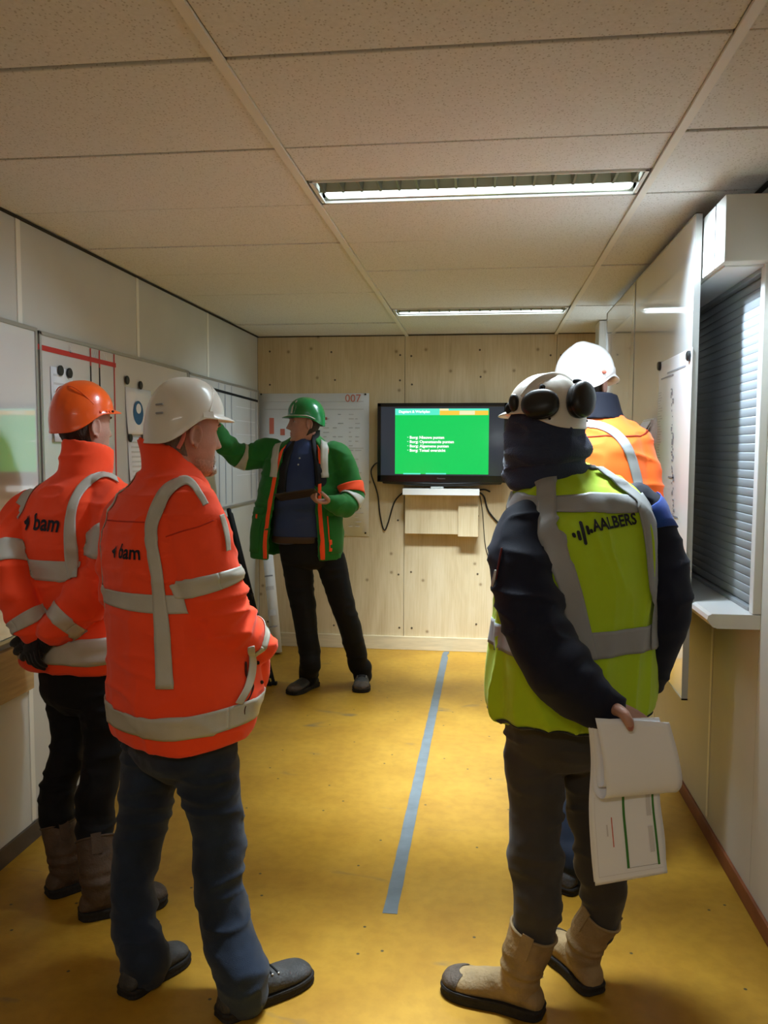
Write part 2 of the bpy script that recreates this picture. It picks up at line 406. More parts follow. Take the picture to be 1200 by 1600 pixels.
# plywood back wall
px = [XL, -.628, .536, XR]
for a, b_ in zip(px, px[1:]): boxo('plywood_panel', a+.0015, b_-.0015, YB-.002, YB+.012, .10, CEIL+.02, m_ply, wb, bevel=.0015)
m_ply2 = mat('pale_pine', (.66, .55, .36), .55, .3, .12, 5, .05, 60, stretch=(1, 1, 8))
boxo('baseboard_back', XL+.012, XR-.012, YB-.02, YB-.002, 0, .108, m_ply2, kind='structure', bevel=.002)
boxo('baseboard_left', XL, XL+.012, YF, YB-.002, 0, .075, m_skl, kind='structure', bevel=.002)
boxo('baseboard_right', XR-.012, XR, YF, YB-.002, 0, .062, m_skr, kind='structure', bevel=.002)
m_scr = mat('screw_head', (.10, .075, .05), .5)
sm = None
for x in (-1.72, -1.2, -.68, -.575, -.05, .49, .58, .85):
    for z in (.2, .62, 1.05, 1.45, 1.75, 2.13, 2.34):
        c = NP((x+rnd.uniform(-.02, .02), YB-.0025, z+rnd.uniform(-.03, .03)))
        if sm is None:
            V, Fc = tube([(0, 0, 0), (0, -.0015, 0)], [.008, .008], (1, 0, 0), m=10, sub=1, round_ends=False)
            o = mk('screw_head', [NP(p)+c for p in V], Fc, m_scr, wb); sm = o; c0 = c
        else:
            o = sm.copy(); link(o, wb); o.location = sm.location+Vector(c-c0)

# ------------------------------------------------------------------ ceiling lights
m_tube_glow = mat('mirrored_tube_glow', (.9, .95, 1), .4, emit=(.80, .95, 1.0), estr=3.4)
m_refl = mat('louvre_metal', (.62, .64, .50), .28, .5, metal=.75)
m_blade = mat('louvre_blade', (.20, .21, .16), .4, .5, metal=.5)
m_hous = mat('lamp_housing', (.75, .74, .70), .4)
for n, ((xa, xb), (ya, yb)) in enumerate(LIGHTS):
    t = empty('ceiling_light', ((xa+xb)/2, (ya+yb)/2, CEIL), 
              ('louvred strip light in the ceiling nearest the camera, with open louvre blades' if n == 0 else
               'louvred strip light in the ceiling farther back, close to the plywood wall'), 'ceiling light', 'strip lights in the ceiling')
    mb = MB()
    mb.box(xa, xb, ya, ya+.006, CEIL-.004, CEIL+.002); mb.box(xa, xb, yb-.012, yb, CEIL-.006, CEIL+.002)
    mb.box(xa, xa+.012, ya, yb, CEIL-.006, CEIL+.002); mb.box(xb-.012, xb, ya, yb, CEIL-.006, CEIL+.002)
    mb.mk('frame', m_hous, t)
    mb = MB()   # trough: sides and a curved back
    mb.box(xa, xb, ya-.002, ya, CEIL, CEIL+.1); mb.box(xa-.002, xa, ya, yb, CEIL, CEIL+.1); mb.box(xb, xb+.002, ya, yb, CEIL, CEIL+.1)
    mb.box(xa, xb, ya, yb, CEIL+.1, CEIL+.102); mb.mk('housing', m_hous, t)
    # far reflector, parabolic, and a glowing strip added for the tube's mirror image in it
    prof = [(yb-.012-.09*(1-math.cos(a))*.9, CEIL+.004+.095*math.sin(a)) for a in np.linspace(0, 1.45, 9)]
    R = np.array([[(x, p[0], p[1]) for p in prof] for x in (xa+.012, xb-.012)])
    V = R.reshape(-1, 3).tolist(); k = len(prof)
    mk('reflector', V, [(j, j+1, j+1+k, j+k) for j in range(k-1)], m_refl, t, smooth=True, solid=.002)
    V, Fc = tube([(xa+.03, yb-.062, CEIL+.011), (xb-.03, yb-.062, CEIL+.011)], [(.009, .048)]*2, (0, 0, 1), m=20, sub=1)
    mk('mirrored_tube_glow', V, Fc, m_tube_glow, t, smooth=True)
    for j in range(17):
        x = xa+.03+(xb-xa-.06)*j/16
        V = [(x-.004, ya+.008, CEIL-.002), (x+.004, ya+.008, CEIL-.002), (x+.004, yb-.115, CEIL-.002), (x-.004, yb-.115, CEIL-.002),
             (x-.009, ya+.012, CEIL+.042), (x+.009, ya+.012, CEIL+.042), (x+.009, yb-.115, CEIL+.042), (x-.009, yb-.115, CEIL+.042)]
        mk('louvre_blade', V, [(0, 3, 2, 1), (4, 5, 6, 7), (0, 1, 5, 4), (1, 2, 6, 5), (2, 3, 7, 6), (3, 0, 4, 7)], m_blade, t)
    boxo('louvre_bar', xa+.012, xb-.012, yb-.118, yb-.114, CEIL+.001, CEIL+.05, mat('louvre_bar', (.60, .62, .48), .4), t)

# ------------------------------------------------------------------ boards and papers on the left wall
def whiteboard_left(ya, yb, z0, z1, label, m):
    t = empty('whiteboard', (XL, (ya+yb)/2, z0), label, 'whiteboard', 'whiteboards on the left wall')
    boxo('panel', XL+.001, XL+.014, ya+.012, yb-.012, z0+.012, z1-.012, m, t)
    for (a, b_, c, d) in ((ya, yb, z0, z0+.016), (ya, yb, z1-.016, z1), (ya, ya+.016, z0, z1), (yb-.016, yb, z0, z1)):
        boxo('frame_rail', XL+.001, XL+.020, a, b_, c, d, m_alu, t, bevel=.002)
    return t
BX = XL+.0155
wb1 = whiteboard_left(1.95, 3.194, .86, 2.075, 'bare shiny whiteboard at the left edge reflecting the green screen', m_white)
wb1.rotation_euler.z = math.radians(2.2); _p = Vector((XL, 3.20, 0)); _l = wb1.location-_p; _l.rotate(Matrix.Rotation(math.radians(2.2), 3, 'Z')); wb1.location = _p+_l
wb2 = whiteboard_left(3.21, 4.92, 1.18, 2.068, 'whiteboard with a thick red tape line, behind the orange helmet', m_white2)
wb3 = whiteboard_left(4.93, 6.50, 1.18, 2.060, 'whiteboard with a black tape line, running into the corner behind the presenter', m_white2)
def line_l(px0, px1, w, m, name, par, X=BX):
    a, b_ = atX(*px0, X), atX(*px1, X); d = (b_-a).normalized(); n = Vector((1, 0, 0)).cross(d)*w/2
    mk(name, [a-n, b_-n, b_+n, a+n], [(0, 1, 2, 3)], m, par, solid=-.0006)
line_l((57, 541), (181, 571), .022, m_redtape, 'red_tape_strip', wb2)
for x, y in ((141, 538), (155, 546), (178, 550)):
    a = atX(x, y, BX)
    mk('red_line', [(BX, a.y-.006, 1.20), (BX, a.y+.006, 1.20), (BX, a.y+.006, 2.05), (BX, a.y-.006, 2.05)], [(0, 1, 2, 3)], m_redtape if x > 170 else m_matblack, wb2)
    mk('red_line', [(BX+.0005, a.y-.006, 1.97), (BX+.0005, a.y+.006, 1.97), (BX+.0005, a.y+.006, 2.05), (BX+.0005, a.y-.006, 2.05)], [(0, 1, 2, 3)], m_redtape, wb2)
line_l((318, 604), (403, 627), .018, m_matblack, 'black_tape_strip', wb3)
for x in (342, 352, 362, 392, 400):
    a = atX(x, 640, BX)
    mk('black_line', [(BX, a.y-.008, 1.21), (BX, a.y+.008, 1.21), (BX, a.y+.008, 2.04), (BX, a.y-.008, 2.04)], [(0, 1, 2, 3)], m_pprint, wb3)
for k in range(6):
    z = 1.9-.1*k; mk('grid_line', [(BX, 5.9, z), (BX, 6.4, z), (BX, 6.4, z+.004), (BX, 5.9, z+.004)], [(0, 1, 2, 3)], m_pfaint, wb3)
for (px_, py_, s) in ((108, 545, 'B'), (146, 553, 'W'), (162, 556, 'N')):
    a = atX(px_, py_+6, BX+.0006)
    text_on('header_text', s, .045, a, (0, 1, 0), (0, 0, 1), m_pfaint, wb2)
# sheets with magnets
def sheet_left(px0, px1, pyt0, pyb0, label, name='paper_sheet', cat='paper', lines=7, X=BX+.002):
    a, b_ = atX(px0, pyt0, X), atX(px1, pyt0, X); c = atX(px0, pyb0, X)
    ya, yb, z1, z0 = a.y, b_.y, a.z, c.z
    V = []; k = 9
    for i in range(k):
        for y in (ya, yb):
            f = i/(k-1); V.append((X+.012*f*f, y, z1+(z0-z1)*f))
    o = mk(name, V, [(2*i, 2*i+1, 2*i+3, 2*i+2) for i in range(k-1)], m_paper, smooth=True, solid=-.0006)
    tag(o, label, cat, 'sheets on the left whiteboards')
    mb = MB(); r = random.Random(px0)
    for i in range(lines):
        f = .12+.8*i/lines; z = z1+(z0-z1)*f; x = X+.012*f*f+.0012; w = r.uniform(.45, .85)
        strip_yz(mb, ya+(yb-ya)*.1, ya+(yb-ya)*(.1+.8*w), z, z+.009, x)
    if lines: mb.mk('printed_lines', m_pfaint, o)
    return o, (ya, yb, z0, z1)
s1, b1 = sheet_left(79, 113, 572, 690, 'printed sheet under two black magnets, left of the orange helmet')
s2, b2 = sheet_left(196, 236, 604, 678, 'safety sheet with a blue face mask sign above it, behind the white helmet', 'safety_sheet', 'paper', 0)
s3, b3 = sheet_left(200, 240, 683, 760, 'printed sheet below the blue mask sign', lines=8)
V, Fc = loft(np.array([[NP((BX+.0095+.0005*i, b2[0]+(b2[1]-b2[0])*.42, b2[2]+(b2[3]-b2[2])*.47))+NP((0, .062*math.cos(t), .062*math.sin(t)))*(1-.02*i) for t in np.linspace(0, 2*math.pi, 28, endpoint=False)] for i in range(2)]))
mk('mask_sign', V, Fc, m_pblue, s2)
V, Fc = loft(np.array([[NP((BX+.0108+.0005*i, b2[0]+(b2[1]-b2[0])*.42, b2[2]+(b2[3]-b2[2])*.47))+NP((0, .030*math.cos(t), .022+.026*math.sin(t))) for t in np.linspace(0, 2*math.pi, 20, endpoint=False)] for i in range(2)]))
mk('sign_face', V, Fc, m_paper, s2)
def magnet(c, nrm, r, label, group, h=.008):
    c, nrm = NP(c), NP(nrm)
    V, Fc = tube([c, c+nrm*h*.7, c+nrm*h], [r, r, r*.8], (0, 0, 1), m=16, sub=1, round_ends=False)
    return tag(mk('magnet', V, Fc, m_black, smooth=False), label, 'magnet', group)
for x, y, l in ((94, 579, 'left one of the two black magnets on the sheet left of the orange helmet'), (108, 583, 'right one of the two black magnets on the sheet left of the orange helmet'),
             (198, 594, 'left one of the two black magnets above the blue mask sign'), (219, 602, 'right one of the two black magnets above the blue mask sign'),
             (203, 684, 'left one of the two black magnets below the blue mask sign'), (225, 685, 'right one of the two black magnets below the blue mask sign')):
    magnet(atX(x, y, BX+.006), (1, 0, 0), .022, l, 'black magnets on the left whiteboards')
# wooden rail fixed low on the left wall
o = boxo('wall_plank', XL+.001, XL+.028, .6, 3.085, .635, .83, mat('orange_pine', (.46, .30, .13), .55, .3, .15, 6, .04, 60, stretch=(1, 1, 10)), bevel=.003)
tag(o, 'wide wooden plank fixed low along the left wall below the bare whiteboard', 'plank')

# ------------------------------------------------------------------ back wall: poster, screen, shelf, cables
PY = YB-.006
a, b_, c = at(403, 613, PY), at(577, 613, PY), at(577, 838, PY)
x0, x1, z1, z0 = XL+.012, b_.x, 2.036, c.z
V = []; n = 9
for i in range(n):
    for j in range(2): V.append((x0+(x1-x0)*i/(n-1), PY-.004*math.sin(i*1.3)**2-.001, z0 if j == 0 else z1))
post = mk('planning_poster', V, [(2*i, 2*i+2, 2*i+3, 2*i+1) for i in range(n-1)], m_paper, smooth=True, solid=.0008)
tag(post, 'large white planning poster headed 007 on the plywood behind the presenter', 'poster')
q = PY-.0075
mb = MB(); mr = MB(); md = MB(); r = random.Random(5)
def onp(u, v): p = at(u, v, q); return p.x, p.z
for yy in (628, 640, 700, 760, 800):
    xa, za = onp(412, yy); xb, _ = onp(568, yy); strip_xz(mb, xa, xb, za, za+.004, q)
for u in (425, 455, 505, 520, 528, 545, 555):
    for v in range(648, 830, 7):
        if r.random() < .62:
            xa, za = onp(u, v); strip_xz(md if u in (520, 528) else mb, xa, xa+r.uniform(.015, .05), za, za+.006, q)
for (u0, v0, u1, v1) in ((421, 653, 428, 678), (438, 670, 445, 680), (505, 652, 511, 656)):
    xa, za = onp(u0, v1); xb, zb = onp(u1, v0); strip_xz(mr, xa, xb, za, zb, q)
mb.mk('printed_lines', m_pfaint, post, kind='stuff'); md.mk('printed_table', mat('print_mid', (.46, .46, .49), .8), post, kind='stuff'); mr.mk('red_marks', m_pred, post)
text_on('poster_number', '007', .085, at(539, 628, q), (1, 0, 0), (0, 0, 1), m_pred, post)
for (u, v, l) in ((408, 616, 'top left'), (571, 616, 'top right'), (571, 833, 'bottom right')):
    p = at(u, v, PY-.004); V, Fc = tube([NP(p)+NP((0, .004, 0)), NP(p)-NP((0, .006, 0))], [.008, .007], (0, 0, 1), m=10, sub=1)
    tag(mk('push_pin', V, Fc, m_black), 'small dark pin in the %s corner of the 007 poster' % l, 'pin', 'pins of the poster')

# screen
tv = empty('wall_screen', (-.335, YB-.1, 1.33), 'black flat television showing a green slide, above the small lit shelf', 'television')
TY = YB-.13
a, b_ = at(590, 630, TY), at(792, 757, TY); tx0, tx1, tz1, tz0 = a.x, b_.x, a.z, b_.z
boxo('casing', tx0, tx1, TY+.004, TY+.085, tz0+.012, tz1, m_black, tv, bevel=.012)
mb = MB(); bw = .028
mb.box(tx0, tx1, TY-.008, TY+.004, tz1-bw, tz1); mb.box(tx0, tx1, TY-.008, TY+.004, tz0+.012, tz0+.065)
mb.box(tx0, tx0+bw, TY-.008, TY+.004, tz0+.02, tz1); mb.box(tx1-bw, tx1, TY-.008, TY+.004, tz0+.02, tz1)
o = mb.mk('bezel', mat('gloss_black', (.010, .010, .010), .18, .5), tv); o.modifiers.new('b', 'BEVEL').width = .003
V, Fc = tube([(tx0+.05, TY+.01, tz0+.014), ((tx0+tx1)/2, TY+.01, tz0-.004), (tx1-.05, TY+.01, tz0+.014)], [(.014, .016)]*3, (0, 1, 0), m=12)
mk('speaker_lip', V, Fc, m_black, tv, smooth=True)
boxo('wall_bracket', (tx0+tx1)/2-.15, (tx0+tx1)/2+.15, TY+.08, YB-.004, tz0+.15, tz1-.12, m_matblack, tv)
mk('dark_glass', [(tx0+bw, TY-.001, tz0+.06), (tx1-bw, TY-.001, tz0+.06), (tx1-bw, TY-.001, tz1-bw), (tx0+bw, TY-.001, tz1-bw)], [(0, 1, 2, 3)],
   mat('screen_off', (.02, .022, .028), .12, .5, emit=(.020, .025, .034), estr=1.0), tv)
def scr(u, v, e=0): p = at(u, v, TY-.002-e); return p
def rect(name, u0, v0, u1, v1, m, e, par):
    a, b_ = scr(u0, v0, e), scr(u1, v1, e)
    return mk(name, [(a.x, TY-.002-e, b_.z), (b_.x, TY-.002-e, b_.z), (b_.x, TY-.002-e, a.z), (a.x, TY-.002-e, a.z)], [(0, 1, 2, 3)], m, par)
def em(n, c, s=1.0): return mat(n, (.01, .01, .01), .15, .4, emit=c, estr=s)
e_g, e_c, e_y, e_w, e_b = em('slide_green', (.003, .60, .105), 1.0), em('slide_cyan', (.10, .85, .60)), em('slide_amber', (.95, .60, .06)), em('slide_white', (.95, 1, .95), 1.1), em('slide_pale', (.9, .85, .5))
sl = rect('slide', 617.5, 638.5, 763, 741.5, e_g, 0, tv)
rect('slide_header', 617.5, 638.5, 687, 648.5, e_c, .0006, sl); rect('slide_header', 687, 638.5, 763, 641.5, e_c, .0006, sl)
rect('slide_header', 687, 641.5, 763, 648.5, e_y, .0006, sl); rect('slide_header', 687, 638.5, 701, 641.5, e_b, .0009, sl); rect('slide_header', 718, 642, 742, 648, e_b, .0009, sl)
rect('slide_footer', 630, 739, 657, 741.3, e_c, .0006, sl); rect('slide_footer', 665, 739, 697, 741.3, e_c, .0006, sl)
sc_ = .0235
for k, s in enumerate(('Borg: Nieuwe punten', 'Borg: Openstaande punten', 'Borg: Algemene punten', 'Borg: Totaal overzicht')):
    p = scr(640, 685.5+k*6.7, .0012); w = (694, 709, 701, 696)[k]
    text_on('slide_text', s, .030, p, (1, 0, 0), (0, 0, 1), e_w, sl, .0012, width=(w-640)*(tx1-tx0)/202)
    p = scr(636.3, 685-.5+k*6.7, .0012)
    text_on('slide_text', '-', .030, p, (1, 0, 0), (0, 0, 1), e_w, sl, .0006)
text_on('slide_text', 'Dagstart & Werkplan', .026, scr(623, 645, .0012), (1, 0, 0), (0, 0, 1), e_w, sl, .0012, width=.24)
text_on('maker_lettering', 'Panasonic', .016, (scr(683, 748.5).x, TY-.0088, scr(683, 748.5).z), (1, 0, 0), (0, 0, 1), mat('grey_print', (.25, .25, .25), .4), tv)
# shelf and its two plywood boxes
m_shelf = mat('white_shelf', (.92, .91, .88), .5)
sh = empty('wall_shelf', (-.335, YB-.1, 1.28), 'shallow shelf with a white top and plywood box bracket below the television', 'shelf')
SY = YB-.17
a, b_ = at(629, 763, SY), at(749, 774.5, SY)
boxo('shelf_board', a.x, b_.x, SY, YB-.004, b_.z, a.z-.002, m_shelf, sh, bevel=.002)
c, d = at(633, 776, YB-.075), at(747, 838, YB-.075)
boxo('box_front', c.x, d.x, YB-.075, YB-.003, d.z+.012, b_.z-.001, m_ply, sh, bevel=.002)
c, d = at(716, 790, YB-.10), at(747, 839, YB-.10)
boxo('box_block', c.x, d.x, YB-.10, YB-.0755, d.z, c.z, m_ply, sh, bevel=.002)
# small things on the shelf
p = at(683, 761, SY+.05); o = empty('remote_control', (p.x, p.y, a.z), 'small pale remote control lying on the white shelf under the television', 'remote')
boxo('body', p.x-.05, p.x+.05, p.y-.02, p.y+.02, a.z-.001, a.z+.014, mat('pale_grey', (.6, .62, .6), .4), o, bevel=.004)
boxo('key_row', p.x-.04, p.x+.04, p.y-.008, p.y+.008, a.z+.0135, a.z+.017, m_black, o)
def cable(name, pix, r, label, Y0_, m=m_black):
    pts = [NP(at(u, v, y)) for (u, v, y) in pix]
    V, Fc = tube(pts, [r]*len(pts), (0, 1, 0), m=8, sub=6); return tag(mk(name, V, Fc, m, smooth=True), label, 'cable', 'cables around the shelf')
W = YB-.012
cable('power_cable', [(592, 722, W-.04), (584, 727, W), (580, 740, W), (590, 772, W), (594, 805, W), (600, 828, W), (606, 818, W), (616, 785, W), (628, 771, W)], .0055, 'thin dark cable hanging in a deep loop left of the shelf', W)
cable('power_cable', [(746, 766, W-.04), (757, 765, W-.02), (765, 768, W-.02)], .007, 'short dark cable end sticking out at the right end of the shelf', W)
cable('power_cable', [(748, 769, W-.03), (756, 776, W), (762, 796, W), (771, 809, W), (784, 822, W)], .007, 'dark cable curving down from the right end of the shelf to the wall', W)
cable('power_cable', [(750, 775, W+.004), (754, 800, W+.004), (758, 850, W), (766, 882, W), (775, 930, W)], .003, 'thinnest cable hanging straight down right of the shelf', W)
# rolled drawing leaning in the corner
R0, R1 = fl(433, 1022), at(403, 800, YB-.05)
R0 = NP(R0); R1 = NP((max(R1.x, XL+.06), YB-.06, R1.z)); ax = unit(R1-R0); R0 = R0+ax*.0
L = np.linalg.norm(R1-R0); rr = .041
side = unit(np.cross(ax, (0, 1, 0))); up = np.cross(side, ax)
t = np.linspace(0, 2*np.pi*2.6, 90); rad = rr-.0022*t/6.28
prof = np.stack([np.cos(t)*rad, np.sin(t)*rad], 1); V = []
for s in (0.012, L): V += [tuple(R0+ax*s+side*p[0]+up*p[1]) for p in prof]
n = len(prof)
rl = mk('rolled_drawing', V, [(i, i+1, i+1+n, i+n) for i in range(n-1)], m_paper, smooth=True, solid=.0008)
tag(rl, 'long white rolled drawing leaning in the corner beside the presenter', 'drawing')
for s, w, mm in ((.30, .045, m_pfaint), (.21, .008, m_pprint), (L-.52, .010, m_pprint), (.5, .03, m_pfaint)):
    ang = np.linspace(-2.4, -.2, 14); V = []
    for q in (s, s+w): V += [tuple(R0+ax*q+side*math.cos(a)*(rr+.0015)+up*math.sin(a)*(rr+.0015)) for a in ang]
    mk('printed_band', V, [(i, i+1, i+15, i+14) for i in range(13)], mm, rl)
# black folded stand leaning at the left wall
st = empty('folded_stand', fl(420, 1074), 'black folded stand leaning at the left wall, mostly hidden by the grey-bearded man', 'stand')
B0, B1 = NP(fl(420, 1071)), NP(at(347, 797, 5.6)); B1[0] = max(B1[0], XL+.035)
for k, (dx, dy) in enumerate(((0, 0), (.03, .02), (-.028, .018))):
    p0 = B0+NP((dx, dy, .012)); p1 = B1+NP((dx*.4+.012, dy*.4, -.03*k))
    V, Fc = tube([p0, (p0+p1)/2, p1], [.011, .014, .016], (0, 1, 0), m=10, sub=3); lg = mk('leg', V, Fc, m_matblack, st, smooth=True)
    boxo('rubber_foot', p0[0]-.022, p0[0]+.022, p0[1]-.016, p0[1]+.016, 0.0, .022, m_matblack, lg, bevel=.004)
for s in (.06, .13, .2, .35, .5):
    c = B0+(B1-B0)*s; boxo('clamp', c[0]-.035, c[0]+.035, c[1]-.012, c[1]+.03, c[2]-.022, c[2]+.022, m_alu if s in (.13,) else m_matblack, st, bevel=.005)
# tape line on the floor
ta, tb, tc_, td = fl(692, 1018), fl(702, 1018), fl(620, 1430), fl(598, 1427)
V = []; n = 60; r = random.Random(11)
for i in range(n+1):
    f = 1-(1-i/n); j0, j1 = r.uniform(-.0012, .0012), r.uniform(-.0012, .0012)
    if i < 3: j1 -= .012*(i == 2); j0 += .01*(i == 0)
    y = ta.y+(td.y-ta.y)*f; a_ = ta.x+(td.x-ta.x)*f; b2_ = tb.x+(tc_.x-tb.x)*f
    V += [(a_+j0, y, .0012), (b2_+j1, y, .0012)]
o = mk('floor_tape', V, [(2*i, 2*i+2, 2*i+3, 2*i+1) for i in range(n)], m_floortape, solid=.001)
tag(o, 'long strip of grey-blue tape running along the ochre floor', 'tape')

# ------------------------------------------------------------------ right wall: window, box, boards, poster
win = empty('window_1', (XR, WY0, WZ0)); win['kind'] = 'structure'
m_pvc = mat('white_pvc', (.70, .69, .67), .35, .4)
m_slat = mat('grey_slat', (.30, .315, .33), .5, .4)
boxo('jamb', XR-.028, XR+.03, WY0-.012, WY0+.028, WZ0, WZ1, m_pvc, win, bevel=.003)
boxo('jamb', XR-.03, XR+.03, WY1-.03, WY1, WZ0, WZ1, m_pvc, win, bevel=.003)
boxo('sash', XR-.010, XR+.012, WY0+.028, WY0+.075, WZ0, WZ1, m_pvc, win, bevel=.004)
boxo('backing', XR+.05, XR+.055, WY0, WY1, WZ0-.02, WZ1+.02, m_dark, win)
boxo('head_rail', XR-.03, XR+.03, WY0+.03, WY1-.03, WZ1-.035, WZ1-.0, m_slat, win, bevel=.003)
n = 36; pitch = (WZ1-.04-WZ0-.012)/n; slat = None
for i in range(n):
    z = WZ0+.014+pitch*i
    if slat is None:
        pr = [(XR-.004-.0028*math.sin(math.pi*f)-.0022*f, z+pitch*1.06*f) for f in np.linspace(0, 1, 7)]
        V = []
        for y in (WY0+.055, WY1-.035): V += [(p[0], y, p[1]) for p in pr]
        slat = mk('shutter_slat', V, [(j, j+1, j+8, j+7) for j in range(6)], m_slat, win, smooth=True, solid=.0015)
    else:
        o = slat.copy(); link(o, win); o.location.z += pitch*i
boxo('bottom_bar', XR-.022, XR+.01, WY0+.06, WY1-.035, WZ0-.002, WZ0+.012, m_slat, win, bevel=.002)
# sill and roller box
BXR = .742
c = at(1086, 951, WY0-.03)
V = []; e = .05
outl = [(XR, WZ0-.002), (BXR+.034, WZ0-.002), (BXR+.022, WZ0-.008), (BXR+.018, WZ0-.022), (BXR+.036, WZ0-.046), (BXR+.052, WZ0-.052), (XR, WZ0-.052)]
k = len(outl)
for y in (WY0-.012, WY1+.1): V += [(x, y, z) for x, z in outl]
o = mk('window_sill', V, [tuple(range(k-1, -1, -1)), tuple(range(k, 2*k))]+[(j, (j+1) % k, (j+1) % k+k, j+k) for j in range(k)], m_pvc)
tag(o, 'white window sill sticking out under the grey shutter on the right', 'sill')
c0, c1 = at(1110, 308, WY0-.03), at(1110, 412, WY0-.03)
rb = empty('roller_box', (XR, WY0, c1.z), 'white roller shutter box above the window at the right', 'shutter box')
boxo('casing', BXR+.022, XR-.001, 2.872, WY1+.1, c1.z, c0.z, mat('box_white', (.56, .53, .47), .5, .3, .03, 4), rb, bevel=.003)
boxo('bottom_cover', BXR+.04, XR-.01, WY0+.0, WY1, c1.z-.006, c1.z+.002, m_pvc, rb)
boxo('seal_strip', BXR+.0205, BXR+.024, 2.985, 2.989, c1.z, c0.z, m_matblack, rb)
# the tall glossy boards on the right
def board_r(ya, yb, z0, z1, label):
    t = empty('whiteboard', (BXR, (ya+yb)/2, z0), label, 'whiteboard', 'tall boards on the right')
    boxo('panel', BXR-.004, BXR+.012, ya+.006, yb-.003, z0+.006, z1-.003, m_white, t)
    boxo('edge_profile', BXR-.006, BXR+.016, ya, ya+.007, z0, z1, m_alu, t); boxo('edge_profile', BXR-.006, BXR+.016, yb-.004, yb, z0, z1, m_alu, t)
    boxo('edge_profile', BXR-.006, BXR+.016, ya, yb, z0, z0+.006, m_alu, t); boxo('edge_profile', BXR-.006, BXR+.016, ya, yb, z1-.004, z1, m_alu, t)
    for y in (ya+.3, yb-.3):
        for z in (z0+.3,): boxo('wall_bracket', BXR+.012, XR-.002, y-.02, y+.02, z-.02, z+.02, m_alu, t)
    return t
yA = atX(1091, 332, BXR).y; yM = atX(995, 440, BXR).y; yE = atX(950, 480, BXR).y
zt = atX(1091, 332, BXR).z; zb_ = atX(1072, 1100, BXR).z
br1 = board_r(yA, yM-.002, zb_, zt, 'tall shiny whiteboard beside the window shutter, holding the narrow poster')
br2 = board_r(yM+.002, yE, zb_, zt, 'farther of the two tall shiny right-hand boards, next to the plywood wall')
o = boxo('trim_1', XR-.17, XR-.13, 5.9, 6.1, 2.14, CEIL-.005, m_pvc, kind='structure', bevel=.003)
boxo('trim_2', XR-.13, XR, 5.9, 6.1, 2.14, CEIL-.005, m_pvc, kind='structure')
# poster on the board
X = BXR-.0065
a, b_ = atX(1030, 568, X), atX(1082, 545, X); zbm = atX(1062, 915, X).z
ya, yb, z1a, z1b = b_.y, a.y, b_.z, a.z
V = [(X, yb, z1b), (X, ya, z1b), (X, ya, zbm), (X, yb, zbm)]
m_gpaper = mat('glossy_paper', (.80, .80, .82), .3, .5, .02, 5)
sp_ = mk('schedule_poster', V, [(0, 1, 2, 3)], m_gpaper, solid=-.0008); tag(sp_, 'narrow white schedule poster under two magnets on the tall right whiteboard', 'poster')
r = random.Random(9); m1, m2 = MB(), MB(); X2 = X-.0016; H = z1b-zbm; W_ = yb-ya
for i in range(64):
    z = z1b-.13-i*(H-.18)/64; strip_yz(m1, yb-.01, yb-.01-W_*r.uniform(.06, .16), z, z+.0035, X2)
    if r.random() < .8:
        y = yb-W_*(.42+.003*i+r.uniform(0, .06)); strip_yz(m2, y, y-r.uniform(.008, .03), z, z+r.choice((.005, .008, .012)), X2)
for z, a0, a1 in ((z1b-.06, .3, .85), (z1b-.075, .1, .5), (z1b-.48, .42, .6), (z1b-.63, .42, .75), (zbm+.10, .5, .75)): strip_yz(m2, yb-W_*a0, yb-W_*a1, z, z+.006, X2)
m1.mk('printed_scale', m_pfaint, sp_); m2.mk('printed_marks', m_pprint, sp_)
for (u, v, l) in ((1032, 572, 'dark magnet on the far top corner of the narrow schedule poster'), (1078, 556, 'dark magnet on the near top corner of the narrow schedule poster')):
    magnet(atX(u, v, X), (-1, 0, 0), .019, l, 'magnets on the schedule poster', .012)
p = atX(1008, 676, X-.02)
o = empty('note_pad', p, 'small white note pad on the tall right whiteboard beside the orange shoulder', 'note pad')
boxo('backing', BXR-.0035, p.x+.004, p.y-.10, p.y+.10, p.z-.05, p.z+.055, m_pvc, o)
for k in range(3):
    mk('sheet', [(X-.030-.018*k, p.y-.10, p.z-.05+.008*k), (X-.030-.018*k, p.y+.10, p.z-.05+.008*k), (X-.004-.003*k, p.y+.10, p.z+.06), (X-.004-.003*k, p.y-.10, p.z+.06)], [(0, 1, 2, 3)], m_paper, o, solid=-.002)
